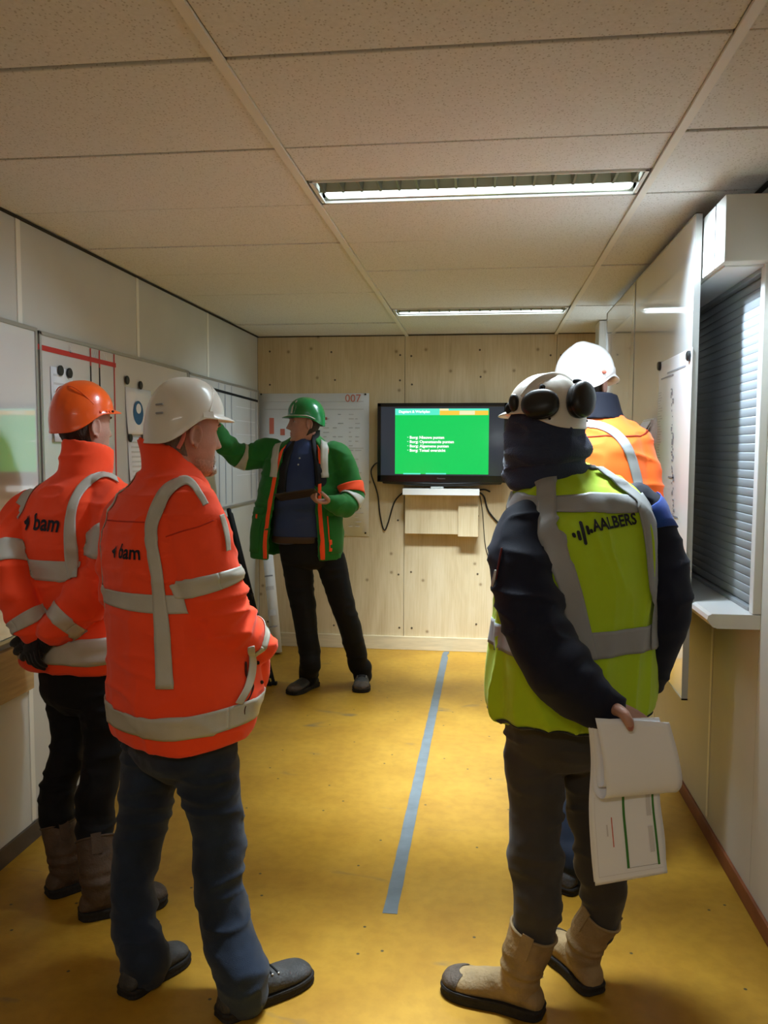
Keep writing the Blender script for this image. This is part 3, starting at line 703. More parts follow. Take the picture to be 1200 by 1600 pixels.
# ================================================================== FIGURES: builders
def frame(az, pitch=0, roll=0):
    """right, forward, up of something facing az (clockwise from the back wall's direction); pitch looks down"""
    f = NP((math.sin(az)*math.cos(pitch), math.cos(az)*math.cos(pitch), -math.sin(pitch)))
    r = NP((math.cos(az), -math.sin(az), 0)); u = np.cross(r, f)
    if roll: r, u = r*math.cos(roll)+u*math.sin(roll), u*math.cos(roll)-r*math.sin(roll)
    return r, f, u
HT = NP([(-.122, .012, .070, .040), (-.117, .030, .087, .012), (-.104, .043, .095, -.012), (-.085, .053, .094, -.040), (-.060, .062, .092, -.060),
         (-.030, .068, .092, -.080), (.000, .0715, .092, -.091), (.030, .074, .094, -.097), (.058, .074, .089, -.098), (.083, .067, .075, -.090),
         (.104, .050, .050, -.068), (.117, .026, .022, -.036), (.121, .006, -.002, -.012)])
def head_pt(z, th):
    """local point(s) of the head's skin at height z, angle th from the nose"""
    z = np.asarray(z, float); th = np.asarray(th, float)
    tt = HT[:, 0]; w, yf, yb = [np.interp(z, tt, HT[:, i]) for i in (1, 2, 3)]
    yc, hy = (yf+yb)/2, (yf-yb)/2; e = 2.25
    c, s = np.cos(th), np.sin(th)
    x = w*np.sign(s)*np.abs(s)**(2/e); y = yc+hy*np.sign(c)*np.abs(c)**(2/e)
    th = (th+np.pi) % (2*np.pi)-np.pi; a = np.abs(th)
    G = lambda v, m, s_: np.exp(-((v-m)/s_)**2)
    nz = np.clip((.030-z)/.055, 0, 1)*np.clip((z+.042)/.013, 0, 1)
    y = y+.032*nz*np.exp(-(a/(.11+.10*nz))**2)                       # nose
    y = y+.007*G(z, .036, .011)*np.exp(-(a/.75)**4)                  # brow
    y = y-.013*G(z, .016, .014)*G(a, .40, .20)                       # eye sockets
    y = y+.007*G(z, -.058, .006)*G(a, 0, .26)+.006*G(z, -.072, .006)*G(a, 0, .24)-.004*G(z, -.065, .003)*G(a, 0, .3)
    y = y+.006*G(z, -.104, .012)*G(a, 0, .35)-.004*G(z, -.086, .006)*G(a, 0, .4)
    x = x*(1+.05*G(z, -.02, .02)*G(a, 1.0, .35)); y = y+.004*G(z, -.016, .016)*G(a, .75, .25)   # cheeks
    return x, y, z+0*x
def to_world(H, x, y, z): c, (r, f, u), k = H; return c+k*(np.multiply.outer(x, r)+np.multiply.outer(y, f)+np.multiply.outer(z, u))
def head_parts(H):
    zz = np.interp(np.linspace(0, 1, 64), np.linspace(0, 1, 13), np.linspace(-.122, .121, 13)); th = np.linspace(0, 2*np.pi, 72, endpoint=False)
    R = np.array([to_world(H, *head_pt(np.full(72, z), th)) for z in zz]); out = [loft(R)]
    c, (r, f, u), k = H
    for s in (-1, 1):
        ce = to_world(H, s*.073, -.004, -.004)
        o = unit(r*s-f*.45)
        P = []
        for t in np.linspace(-.5, 4.1, 12): P.append(ce+k*(o*.009+(f*math.cos(t)*.016-f*.003)+u*(math.sin(t)*.030)))
        out.append(tube(P, [k*.0055]*len(P), o, m=10, sub=2))
        out.append(ball(ce+k*(o*.003), .006*k, .013*k, .024*k, (o, f, u)))
        out.append(ball(ce+k*(f*.002-u*.029+o*.006), .006*k, .008*k, .010*k, (o, f, u)))
    return out
def head_patch(H, z0, z1, t0, t1, off, name, m, parent, rough=.0, nz=14, nt=30, edge=.35, thick=.004, taper=0, anchor=0):
    """hair or beard grown from the head's own skin"""
    zs, ts = np.linspace(z0, z1, nz), np.linspace(t0, t1, nt); V = []
    c, (r, f, u), k = H
    for i, z in enumerate(zs):
        for j, t in enumerate(ts):
            zz = z0+(z1-z0)*(i/(nz-1)*(1-taper*abs(2*j/(nt-1)-1)**2)+anchor*abs(2*j/(nt-1)-1)**2)
            x, y, q = head_pt(zz, t); e = min(i, nz-1-i, j, nt-1-j)
            d = NP((float(x), float(y)+.01, 0)); d = d/np.linalg.norm(d)
            o = off*min(1, .25+e*edge)+rough*(math.sin(i*12.9+j*78.2)*43758.5 % 1-.5)
            V.append(to_world(H, float(x)+d[0]*o, float(y)+d[1]*o, float(q)))
    return mk(name, V, [(i*nt+j, i*nt+j+1, (i+1)*nt+j+1, (i+1)*nt+j) for i in range(nz-1) for j in range(nt-1)], m, parent, smooth=True)
def face_bits(H, par, m_brow, m_lip=None):
    c, (r, f, u), k = H
    for s in (-1, 1):
        x, y, z = head_pt(.016, s*.40)
        p = to_world(H, float(x), float(y)-.0065, float(z))
        e = mk('eye', *ball(p, .0115*k, .0115*k, .0115*k, m=12, n=8), m_eye, par, smooth=True)
        mk('iris', *ball(p+k*f*.0088, .005*k, .005*k, .005*k, m=8, n=6), m_iris, e, smooth=True)
        for dz, nm in ((.0085, 'eyelid'),):
            P = [to_world(H, *[float(v) for v in head_pt(.016+dz-.004*abs(q)**2, s*.40+q*.2)]) for q in (-1, -.4, .4, 1)]
            mk(nm, *tube(P, [.003*k, .005*k, .005*k, .003*k], u, m=8, sub=3), m_lid, par, smooth=True)
        P = [to_world(H, *[float(v) for v in head_pt(.038-.004*abs(q), s*(.40+q*.28))]) for q in (-1, -.3, .4, 1)]
        mk('eyebrow', *tube([p+f*.001 for p in P], [.0025*k, .004*k, .004*k, .002*k], u, m=8, sub=3), m_brow, par, smooth=True)
    P = [to_world(H, *[float(v) for v in head_pt(-.065, q*.34)]) for q in (-1, -.5, 0, .5, 1)]
    mk('lips', *tube([p-f*.001 for p in P], [.002*k, (.004*k, .006*k), (.005*k, .007*k), (.004*k, .006*k), .002*k], f, m=10, sub=3), m_lip or m_lips, par, smooth=True)
HW, HL, HTOP = .101, (.114, .124), .160
def hs(H, x, y, z): return to_world(H, x*.9, y*.9, z*.95)
def tilted(H, a):
    c, (r, f, u), k = H; return (c, (r, f*math.cos(a)+u*math.sin(a), u*math.cos(a)-f*math.sin(a)), k)
def helmet(H, par, m, peak=.035, nape=.03, label=None, ridge=.005, z0=.040, top=HTOP, W=HW, L=HL, band=0, flare=.002):
    """hard hat shell: dome, rim that dips to the nape, peak in front; closed shell with a thickness"""
    N = 72; th = np.linspace(0, 2*np.pi, N, endpoint=False); c, s = np.cos(th), np.sin(th)
    back = np.clip(.15-c*.95, 0, 1)
    zr = z0-nape*(back*back*(3-2*back))*1.6+.004*np.abs(s)**3
    def row(phi, off=0, ext=0, dz=0):
        rad = max(0.0, 1-phi**2.35)**(1/2.15)
        w = (W+off)*rad+ext; lf = np.where(c > 0, L[0]+off, L[1]+off)*rad+ext
        x, y = w*s, lf*c; z = zr+(top+off-zr)*phi+dz
        if ridge and off >= 0 and phi > .12:
            k = np.exp(-(x/.022)**4)*ridge*min(1, (phi-.12)*6)*(.4+.6*(np.abs(y) < .12)); z = z+k; y = y+np.sign(y)*k*.6
            k2 = np.exp(-((np.abs(x)-.052)/.006)**2)*.0025*(phi < .9); z = z-k2
        if band and phi < .2: x, y = x*(1+band), y*(1+band)
        return to_world(H, x, y, z)
    pk = np.clip(c, 0, 1)**1.2*peak*(np.abs(th-np.pi) > 1.3)+flare
    outer = [row(p) for p in (.999, .985, .95, .9, .82, .72, .6, .47, .35, .24, .19, .12, .05, .0)]
    brim = [row(0, 0, 0, 0)+0, None]
    def lip(ext, dz):
        w = W+ext; lf = np.where(c > 0, L[0], L[1])+ext
        return to_world(H, w*s, lf*c, zr+dz)
    rows = outer+[lip(pk*.45, -.003-pk*.06), lip(pk*.9, -.007-pk*.16), lip(pk, -.010-pk*.18), lip(pk*.9, -.012-pk*.17), lip(pk*.1-.003, -.007)]
    rows += [row(p, -.005) for p in (.05, .2, .4, .6, .8, .93, .99)]
    V, Fc = loft(np.array(rows))
    o = mk('hard_hat', V, Fc, m, par, smooth=True)
    if label: o['label'] = label
    return o
def hat_pt(x, y, off=.0, z0=.040, top=HTOP, W=HW, L=HL):
    """height of the dome above local (x, y)"""
    l = L[0] if y > 0 else L[1]; rad = min(.999, math.hypot(x/W, y/l)); phi = (1-rad**2.15)**(1/2.35)
    return z0+(top-z0)*phi+off
def harness(H, par, m):
    """headband of the helmet and its ratchet at the nape"""
    th = np.linspace(1.75, 2*np.pi-1.75, 40); V = []
    for z in (.022, .044):
        x, y, q = head_pt(np.full(40, z), th); V += to_world(H, x*1.05, y*1.05, q-.022*np.clip(-np.cos(th), 0, 1)).tolist()
    return mk('headband', V, [(i, i+1, i+41, i+40) for i in range(39)], m, par, smooth=True, solid=.003)
def hand_parts(Wp, d, n, s, curl=(.35, .55, .4), thumb=(.55, .75, .35), k=1.0, each=None):
    """palm, four fingers and a thumb; d along the hand, n the way the palm faces, s the thumb's side"""
    Wp = NP(Wp); d = unit(d); n = unit(NP(n)-d*np.dot(n, d)); s = unit(NP(s)-d*np.dot(s, d)-n*np.dot(s, n))
    P = [tube([Wp-d*.012*k, Wp+d*.02*k, Wp+d*.06*k, Wp+d*.094*k], [(.026*k, .020*k), (.033*k, .019*k), (.041*k, .016*k), (.039*k, .012*k)], s, m=20, sub=5)]
    for q, (o, ln, r) in enumerate(((.030, (.042, .026, .020), .0092), (.010, (.047, .030, .021), .0096), (-.011, (.043, .028, .020), .0091), (-.030, (.034, .021, .018), .0080))):
        b = Wp+d*.088*k+s*o*k; pts = [b-d*.02*k, b]; a = 0; cu = each[q] if each else curl
        for j in range(3):
            a += cu[j]+.05*q*(j == 0); dr = unit(d*math.cos(a)+n*math.sin(a)+s*o*1.6*math.cos(a)); pts.append(pts[-1]+dr*ln[j]*k)
        P.append(tube(pts, [r*1.1*k, r*1.08*k, r*1.0*k, r*.93*k, r*.8*k], s, m=14, sub=4))
    if thumb is None: return P
    b = Wp+d*.018*k+s*.022*k; d1 = unit(d*thumb[0]+s*thumb[1]+n*thumb[2]); d2 = unit(d*(thumb[0]+.5)+s*thumb[1]*.35+n*(thumb[2]+.1))
    P.append(tube([b, b+d1*.040*k, b+d1*.040*k+d2*.032*k, b+d1*.040*k+d2*.058*k], [.016*k, .0135*k, .0118*k, .0095*k], n, m=14, sub=4))
    return P
def torso_rings(keys, az, m=44, sub=6, e=2.35):
    """keys: (px, py, Y, half width, half depth[, forward tilt[, own az]])"""
    K = []
    for k in keys:
        p = at(k[0], k[1], k[2]); K.append((p.x, p.y, p.z, k[3], k[4], k[5] if len(k) > 5 else 0, k[6] if len(k) > 6 else az))
    C = catmull(K, (len(K)-1)*sub+1); R = []
    for c in C:
        r, f, _ = frame(c[6]); p = ringpts(c[:3], r, f, c[3], c[4], m, e)
        p[:, 2] += c[5]*((p-c[:3])@f); R.append(p)
    return np.array(R)
def collar(keys, az, thick=.012, gap=None, m=48, droop=.0):
    """stand-up collar: closed ring of cloth through keys (px, py, Y, a, b, tilt), bottom to top; gap = half opening in front"""
    R = torso_rings(keys, az, m, 4, 2.1); out = []
    n = len(R)
    if gap is None:
        C = R.mean(1, keepdims=True); l = np.linalg.norm(R-C, axis=2, keepdims=True)
        inn = C+(R-C)*(1-thick/l); rows = np.concatenate([R, inn[::-1]], 0)   # profile loop
        V = rows.reshape(-1, 3).tolist(); k = len(rows); Fc = []
        for i in range(k):
            for j in range(m):
                a, b_ = i*m+j, i*m+(j+1) % m; c, d = ((i+1) % k)*m+(j+1) % m, ((i+1) % k)*m+j
                Fc.append((a, b_, c, d))
        return V, Fc
    # open in front: front is at angle pi/2 of ringpts
    t = np.linspace(0, 2*np.pi, m, endpoint=False); 
    return arc_shell(R, thick, gap)
def arc_shell(R, thick, gap, gap2=None):
    """closed thick shell through rings with an opening of half-angle gap (rad; may vary bottom..top) around the front"""
    n, m = R.shape[:2]; k = 56; rows = []
    gs = np.linspace(gap, gap2 if gap2 is not None else gap, n) if np.isscalar(gap) else np.interp(np.linspace(0, 1, n), np.linspace(0, 1, len(gap)), gap)
    for i in range(n):
        c = R[i].mean(0); ang = np.linspace(np.pi/2+gs[i], np.pi/2+2*np.pi-gs[i], k) % (2*np.pi)
        tt = np.linspace(0, 2*np.pi, m+1); ring = np.vstack([R[i], R[i][:1]])
        o = np.stack([np.interp(ang, tt, ring[:, q]) for q in range(3)], 1)
        l = np.linalg.norm(o-c, axis=1)[:, None]; inn = c+(o-c)*(1-thick/l)
        rows.append(np.vstack([o, inn[::-1]]))
    Rr = np.array(rows); V = Rr.reshape(-1, 3).tolist(); w = 2*k; Fc = []
    for i in range(n-1):
        for j in range(w):
            a, b_ = i*w+j, i*w+(j+1) % w; Fc.append((a, b_, b_+w, a+w))
    for base, flip in ((0, 1), ((n-1)*w, 0)):
        for j in range(k-1):
            q = (base+j, base+j+1, base+w-2-j, base+w-1-j); Fc.append(q[::-1] if flip else q)
    return V, Fc
def limb(keys): return [NP(k[0]) if len(k) == 2 else NP(at(k[0], k[1], k[2])) for k in keys], [k[1] if len(k) == 2 else k[3] for k in keys]
def ankle(heel, toe, r0=.068, r1=.070, z0=.17, z1=.065, back=.082, off=(0, 0)):
    d = unit(NP(toe)-NP(heel)); b_ = NP(heel)+d*back+NP((off[0], off[1], 0)); return [(b_+NP((0, 0, z0)), r0), (b_+NP((0, 0, z1)), r1)]
def sleeve_fold(amp=.006, n=13, at_=.5, wid=.3, seed=0):
    def fn(t, th):
        g = math.exp(-((t-at_)/wid)**2)
        return amp*g*np.sin(n*2*math.pi*t+1.3*np.sin(th+seed)+.8*np.sin(2*th+seed*2))*(.6+.4*np.cos(th+seed))+.003*np.sin(3*th+9*t+seed)
    return fn
class Garment:
    """fused cloth with what is needed to lay tape and print on it"""
    def __init__(s, name, parts, voxel, m, parent, az, smooth=3, disp=None, torso=None):
        me = fuse(parts, voxel, smooth, disp); s.bvh = bvh_of(me); s.az = az; s.o = put(name, me, m, parent)
        s.torso = torso; s.tb = bvh_raw(*loft(torso)) if torso is not None else None
    def hoop(s, t0, t1, m, name='reflective_tape', a0=0, a1=2*math.pi, n=170, k=8, off=.0045, far=.04):
        """tape around the body between ring fractions t0 and t1"""
        R = s.torso; nr = len(R); G = []
        for i in np.linspace(t0, t1, k):
            q = i*(nr-1); j = int(min(q, nr-2)); ring = R[j]*(1-(q-j))+R[j+1]*(q-j); ring = np.vstack([ring, ring[:1]])
            tt = np.linspace(0, 2*np.pi, len(ring)); an = np.linspace(a0, a1, n) % (2*np.pi)
            G.append(np.stack([np.interp(an, tt, ring[:, c]) for c in range(3)], 1))
        return patch(np.array(G), s.bvh, name, m, s.o, off, far)
    def zhoop(s, z0, z1, m, **kw):
        zc = s.torso.mean(1)[:, 2]; n = len(zc); f = np.linspace(0, 1, n)
        if zc[0] > zc[-1]: zc = zc[::-1]; f = f[::-1]
        return s.hoop(float(np.interp(z0, zc, f)), float(np.interp(z1, zc, f)), m, **kw)
    def brace(s, org, rr, w, path, m, name='reflective_tape', n=40, k=4, off=.0045, far=.03):
        """tape over back, shoulder and chest: rays cast inwards along path of (f, z, out_f, out_z) about org"""
        r, f, u = frame(s.az); P = catmull(path, n) if len(path) > 2 else np.array([NP(path[0])+(NP(path[1])-NP(path[0]))*t for t in np.linspace(0, 1, n)])
        G = np.full((n, k, 3), np.nan); rr = np.interp(np.linspace(0, 1, n), np.linspace(0, 1, len(np.atleast_1d(rr))), np.atleast_1d(rr))
        for i in range(n):
            for j in range(k):
                b_ = NP(org)+r*(rr[i]+w*(j/(k-1)-.5))+f*P[i][0]+u*P[i][1]; d = unit(f*P[i][2]+u*P[i][3])
                h = s.tb.ray_cast(Vector(b_+d*.6), Vector(-d))
                G[i, j] = NP(h[0]) if h[0] is not None else NP((99, 99, 99+i+j))
        return patch(G, s.bvh, name, m, s.o, off, far)
    def pixel(s, u, v):
        h = s.bvh.ray_cast(O, ray(u, v).normalized()); return NP(h[0]) if h[0] is not None else None
    def column(s, t0, t1, a0, a1, w, m, name='reflective_tape', n=70, k=8, off=.0045, far=.05):
        """tape running up the body: ring fraction t0..t1, ring angle a0..a1 (front is pi/2), w wide in metres"""
        R = s.torso; nr = len(R); G = []
        aa = np.atleast_1d(a0) if a1 is None else NP((a0, a1))
        for i in range(n):
            f_ = i/(n-1); q = (t0+(t1-t0)*f_)*(nr-1); j = int(min(q, nr-2)); ring = R[j]*(1-(q-j))+R[j+1]*(q-j); c = ring.mean(0); rad = np.linalg.norm(ring-c, axis=1).mean()
            ring = np.vstack([ring, ring[:1]]); tt = np.linspace(0, 2*np.pi, len(ring)); a = np.interp(f_, np.linspace(0, 1, len(aa)), aa)
            an = np.linspace(a-w/rad/2, a+w/rad/2, k) % (2*np.pi); G.append(np.stack([np.interp(an, tt, ring[:, c_]) for c_ in range(3)], 1))
        return patch(np.array(G), s.bvh, name, m, s.o, off, far)
    def drape(s, e0, e1, m, name='reflective_tape', n=40, k=7, off=.0045):
        """tape between two edges given in the photograph's pixels, laid on the cloth"""
        A, B = catmull(e0, n), catmull(e1, n); G = np.full((n, k, 3), 99.)
        for i in range(n):
            for j in range(k):
                p = A[i]*(1-j/(k-1))+B[i]*j/(k-1); h = s.bvh.ray_cast(O, ray(p[0], p[1]).normalized())
                G[i, j] = NP(h[0]) if h[0] is not None else NP((99, 99, 99+i+j))
        return patch(G, s.bvh, name, m, s.o, off, .03)
    def cuff(s, rings, t0, t1, m, name='reflective_tape', a0=0, a1=2*math.pi, off=.0045, far=.04, k=8):
        """tape around a sleeve given its rings"""
        nr = len(rings); G = []
        for i in np.linspace(t0, t1, k):
            q = i*(nr-1); j = int(min(q, nr-2)); ring = rings[j]*(1-(q-j))+rings[j+1]*(q-j); ring = np.vstack([ring, ring[:1]])
            tt = np.linspace(0, 2*np.pi, len(ring)); an = np.linspace(a0, a1, 80) % (2*np.pi)
            G.append(np.stack([np.interp(an, tt, ring[:, c]) for c in range(3)], 1))
        return patch(np.array(G), s.bvh, name, m, s.o, off, far)
    def lettering(s, org, V, Fc, m, name='lettering', slant=0, back=True, off=.004, cuts=0.012, roll=0):
        """flat shapes (x right as read, y up) printed on the back (or chest)"""
        r, f, u = frame(s.az); sg = 1 if back else -1
        bm = bmesh.new(); vs = [bm.verts.new(v) for v in V]
        for q in Fc:
            try: bm.faces.new([vs[i] for i in q])
            except ValueError: pass
        bmesh.ops.triangulate(bm, faces=bm.faces[:])
        for _ in range(3):
            es = [e for e in bm.edges if e.calc_length() > cuts]
            if not es: break
            bmesh.ops.subdivide_edges(bm, edges=es, cuts=1)
        bmesh.ops.triangulate(bm, faces=bm.faces[:])
        cr, sr_ = math.cos(roll), math.sin(roll); out = []
        for v in bm.verts:
            x, y = v.co.x*cr-v.co.y*sr_, v.co.x*sr_+v.co.y*cr
            b_ = NP(org)+r*x*sg+u*y
            h = s.tb.ray_cast(Vector(b_-f*sg*.6), Vector(f*sg)); p = h[0] if h[0] is not None else Vector(b_)
            q = s.bvh.ray_cast(p-Vector(f*sg)*.05, Vector(f*sg), .09)
            if q[0] is None: q = s.bvh.find_nearest(p)
            out.append(q[0]-Vector(f*sg)*off)
        bm.verts.index_update(); Fo = [[v.index for v in q.verts] for q in bm.faces]; bm.free()
        return mk(name, [tuple(p) for p in out], Fo, m, s.o)
# ---- footwear
FT = NP([(0, .016, .046), (.04, .030, .066), (.14, .036, .090), (.28, .036, .100), (.42, .037, .094), (.56, .043, .080), (.70, .048, .068), (.83, .047, .060), (.93, .038, .053), (.985, .022, .042), (1.0, .008, .030)])
def foot_parts(heel, toe, k=1.0, hk=1.0, zb=.016):
    heel, toe = NP(heel), NP(toe); d = toe-heel; d[2] = 0; L = np.linalg.norm(d); d = d/L; sd = NP((d[1], -d[0], 0)); Z = NP((0, 0, 1))
    K = catmull(FT, 41); R = []
    for s, w, h in K:
        w, h = max(w, .004)*k, max(h*hk, .02)
        t = np.linspace(0, 2*np.pi, 28, endpoint=False); c, q = np.cos(t), np.sin(t)
        R.append(heel+d*s*L+np.outer(np.sign(c)*np.abs(c)**.8*w*(1-.25*np.clip(q, 0, 1)), sd)+np.outer((zb+h)/2+(h-zb)/2*np.sign(q)*np.abs(q)**.8, Z))
    return loft(np.array(R)), d, sd, L
def sole_mesh(heel, toe, k=1.0, h=.028):
    heel, toe = NP(heel), NP(toe); d = toe-heel; d[2] = 0; L = np.linalg.norm(d); d = d/L; sd = NP((d[1], -d[0], 0))
    K = catmull(FT, 33); up = [heel+d*(s*1.03-.015)*L+sd*(max(w, .004)*k*1.10+.002) for s, w, _ in K]; dn = [heel+d*(s*1.03-.015)*L-sd*(max(w, .004)*k*1.10+.002) for s, w, _ in K]
    o = np.array(up+dn[::-1]); c = o.mean(0); Z = NP((0, 0, 1)); waist = np.array([1 if i % 33 < 33 else 1 for i in range(len(o))])[:, None]
    rows = [c+(o-c)*.97+Z*.001, c+(o-c)*1.0+Z*.006, c+(o-c)*.985+Z*.013, c+(o-c)*1.0+Z*(h-.006), c+(o-c)*.975+Z*h]
    return loft(np.array(rows))
def shoe(par, heel, toe, m, m_sole, k=1.0, name='safety_shoe', laces=True, toe_cap=None):
    fp, d, sd, L = foot_parts(heel, toe, k); b_ = NP(heel)+d*.080
    parts = [fp, tube([b_+NP((0, 0, .05)), b_+NP((0, 0, .085)), b_+NP((0, 0, .115))], [.040*k, .044*k, .043*k], sd, m=20)]
    me = fuse(parts, .005, 3, folds([(.05, .05, .02, .0012, True)])); bv = bvh_of(me); o = put(name, me, m, par)
    mk('sole', *sole_mesh(heel, toe, k), m_sole, o, smooth=False)
    if laces:
        for i in range(4):
            s = .36+.07*i; P = [NP(heel)+d*L*(s+.012*(abs(q) > .5))+sd*q*.026*k+NP((0, 0, .13)) for q in (-1, -.4, .4, 1)]
            P = [NP(bv.ray_cast(Vector(p), Vector((0, 0, -1)))[0] or p)+NP((0, 0, .002)) for p in P]
            mk('lace', *tube(P, [.0032]*4, (0, 0, 1), m=8, sub=4), m_matblack, o, smooth=True)
            for q in (0, 3): mk('eyelet', *ball(P[q], .0045, .0045, .0035, m=8, n=6), m_alu, o, smooth=True)
    if toe_cap:
        mk('toe_cap', *toe_shell(heel, toe, k, bv), toe_cap, o, smooth=True)
    return o
def toe_shell(heel, toe, k, bv, s0=.80):
    heel, toe = NP(heel), NP(toe); d = toe-heel; d[2] = 0; L = np.linalg.norm(d); d /= L; sd = NP((d[1], -d[0], 0)); V = []; n, w = 12, 17
    c = heel+d*L*(s0-.06)+NP((0, 0, .02))
    for i in range(n):
        el = i/(n-1)*1.15
        for j in range(w):
            a = (j/(w-1)-.5)*2.5; dr = unit(d*math.cos(a)*math.cos(el)+sd*math.sin(a)*math.cos(el)+NP((0, 0, 1))*math.sin(el)*.8)
            h = bv.ray_cast(Vector(c+dr*.3), Vector(-dr)); V.append(NP(h[0])+dr*.0025 if h[0] is not None else c+dr*.05)
    return V, [(i*w+j, i*w+j+1, (i+1)*w+j+1, (i+1)*w+j) for i in range(n-1) for j in range(w-1)]
def boot(par, heel, toe, zt, lean, rt, m, m_sole, k=1.0, toe_cap=None, tabs=True, heel_m=None):
    """pull-on boot: foot fused with an open shaft of height zt and top radius rt"""
    fp, d, sd, L = foot_parts(heel, toe, k*1.08, 1.12); b_ = NP(heel)+d*.065; ln_ = NP((lean[0], lean[1], 0))
    P = [b_+NP((0, 0, .05)), b_+NP((0, 0, .11)), b_+ln_*.35+NP((0, 0, .5*(zt+.10))), b_+ln_+NP((0, 0, zt))]
    R = tube_rings(P, [.046*k, .053*k, rt*.97, rt], sd, m=32, sub=8, round_ends=False, fold=lambda t, th: .0045*math.exp(-((t-.40)/.16)**2)*np.sin(34*t+1.5*np.cos(th))+.001*np.sin(5*th+20*t))
    C = R.mean(1, keepdims=True); inn = C+(R-C)*.88
    rows = np.concatenate([R, inn[:len(R)//2-1:-1]], 0)
    me = fuse([fp, loft(rows)], .0045, 3, folds([(.05, .05, .03, .0015, True)])); bv = bvh_of(me); o = put('boot', me, m, par)
    mk('sole', *sole_mesh(heel, toe, k*1.08, .032), m_sole, o)
    if toe_cap: mk('toe_cap', *toe_shell(heel, toe, k*1.08, bv), toe_cap, o, smooth=True)
    top = P[-1]; ax = unit(P[-1]-P[-2])
    rim = [top+(R[-1][j]-C[-1][0])*1.0 for j in range(0, 32, 2)]; rim.append(rim[0])
    mk('rim', *tube([R[-1][j] for j in list(range(0, 32, 2))+[0]], [.0045]*17, (0, 0, 1), m=8, sub=2, round_ends=False), heel_m or m, o, smooth=True)
    if tabs:
        for q in (0, 16):
            p = R[-1][q]; out = unit(p-C[-1][0]); tn = np.cross(out, ax); V = []
            for y in (.012, -.02, -.055):
                for x in (-.017, .017): V.append(p+out*.004+ax*y+tn*x)
            mk('pull_tab', V, [(0, 1, 3, 2), (2, 3, 5, 4)], m, o, solid=.004)
    return o
def trousers(par, hips, legs, m, az, disp, voxel=.008, drop=.35):
    """hips: torso keys; legs: two lists of (px, py, Y, r)"""
    h0 = hips[0]; hips = [(h0[0], h0[1]+.16*F_PX/h0[2]*drop, h0[2], h0[3]*.45, h0[4]*.5)]+list(hips)
    parts = [loft(torso_rings(hips, az, 36, 5, 2.2))]
    for j, lg in enumerate(legs):
        P, r = limb(lg)
        n = len(P); fd = lambda t, th, s=j*2.1: .0045*np.sin(36*t+1.4*np.sin(th+s)+s)*(math.exp(-((t-.52)/.12)**2)+1.3*math.exp(-((t-.97)/.13)**2)+.25)*(.6+.4*np.cos(th*1+s))
        parts.append(tube(P, r, (1, 0, 0), m=28, sub=9, fold=fd))
    return put('trousers', fuse(parts, voxel, 3, disp), m, par)
def body(par, H, neck, spine, arms, legs, hands, m, voxel=.0045, gloves=False):
    """one continuous body: head, neck, trunk, arms with hands, legs with feet"""
    parts = head_parts(H) if H is not None else []
    parts.append(tube(neck[0], neck[1], (1, 0, 0), m=22))
    parts.append(tube([q[0] for q in spine], [q[1] for q in spine], spine[0][2], m=24))
    for P, r in arms: parts.append(tube(P, r, (0, 0, 1), m=14, sub=5))
    for P, r in legs: parts.append(tube(P, r, (1, 0, 0), m=16, sub=5))
    for h in hands: parts += h
    return put('body', fuse(parts, voxel, 2), m, par)
def inner(keys, cut=.55, lo=.036, hi=.055):
    P, r = limb(keys); return P, [min(hi, max(lo, (x if np.isscalar(x) else min(x))*cut)) for x in r]
# ---- cloth and skin
def cloth(name, col, var=.06, rough=.75, bump=.07, sc=420, sheen=.12): return mat(name, col, rough, .2, var, 7, bump, sc, 2, sheen=sheen)
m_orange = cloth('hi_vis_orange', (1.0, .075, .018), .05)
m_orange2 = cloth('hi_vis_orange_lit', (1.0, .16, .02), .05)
m_yellow = cloth('hi_vis_yellow', (.41, .60, .016), .05)
m_green = cloth('green_jacket', (.016, .150, .024), .08)
m_tape = mat('reflective_tape', (.46, .445, .38), .42, .5, .06, 12, .1, 500)
m_tape2 = mat('reflective_tape_grey', (.27, .28, .285), .42, .5, .06, 12, .1, 500)
m_navy = cloth('navy_fabric', (.0065, .0085, .021), .1, sheen=.05)
m_hood = cloth('navy_fleece', (.030, .042, .085), .15, .9, .25, 200)
m_jeans = cloth('blue_jeans', (.013, .022, .042), .45, .8, .3, 700)
m_blackjean = cloth('black_trousers', (.0045, .0045, .006), .2, sheen=.03)
m_greytr = cloth('grey_brown_trousers', (.050, .044, .038), .15)
m_bluetr = cloth('dark_blue_trousers', (.012, .02, .04), .2)
m_shirt = cloth('blue_polo', (.030, .050, .135), .08, .8, .3, 600)
m_glove = cloth('black_glove', (.008, .008, .008), .1, .7, .3, 300)
m_skin = mat('skin', (.42, .225, .165), .5, .4, .10, 16, .10, 120)
m_skin2 = mat('skin_ruddy', (.42, .215, .165), .5, .4, .13, 18, .12, 110)
m_lips = mat('lips', (.36, .12, .10), .45, .4); m_lid = mat('eyelid', (.40, .18, .12), .5, .3)
m_eye = mat('eye_white', (.6, .57, .52), .25, .5); m_iris = mat('iris', (.03, .035, .04), .2, .5)
m_hairb = mat('brown_hair', (.035, .022, .014), .6, .3, .3, 60, .6, 260, stretch=(1, 1, .15))
m_hairg = mat('grey_hair', (.20, .165, .14), .6, .3, .3, 60, .6, 260, stretch=(1, 1, .15))
m_beard = mat('grey_beard', (.52, .49, .45), .7, .3, .3, 90, .8, 300)
m_hato = mat('orange_helmet', (.80, .095, .008), .28, .5, coat=.3)
m_hatw = mat('white_helmet', (.74, .72, .66), .32, .5, coat=.3)
m_hatw2 = mat('white_helmet_far', (.82, .82, .82), .32, .5, coat=.3)
m_hatg = mat('green_helmet', (.006, .17, .04), .24, .5, coat=.3)
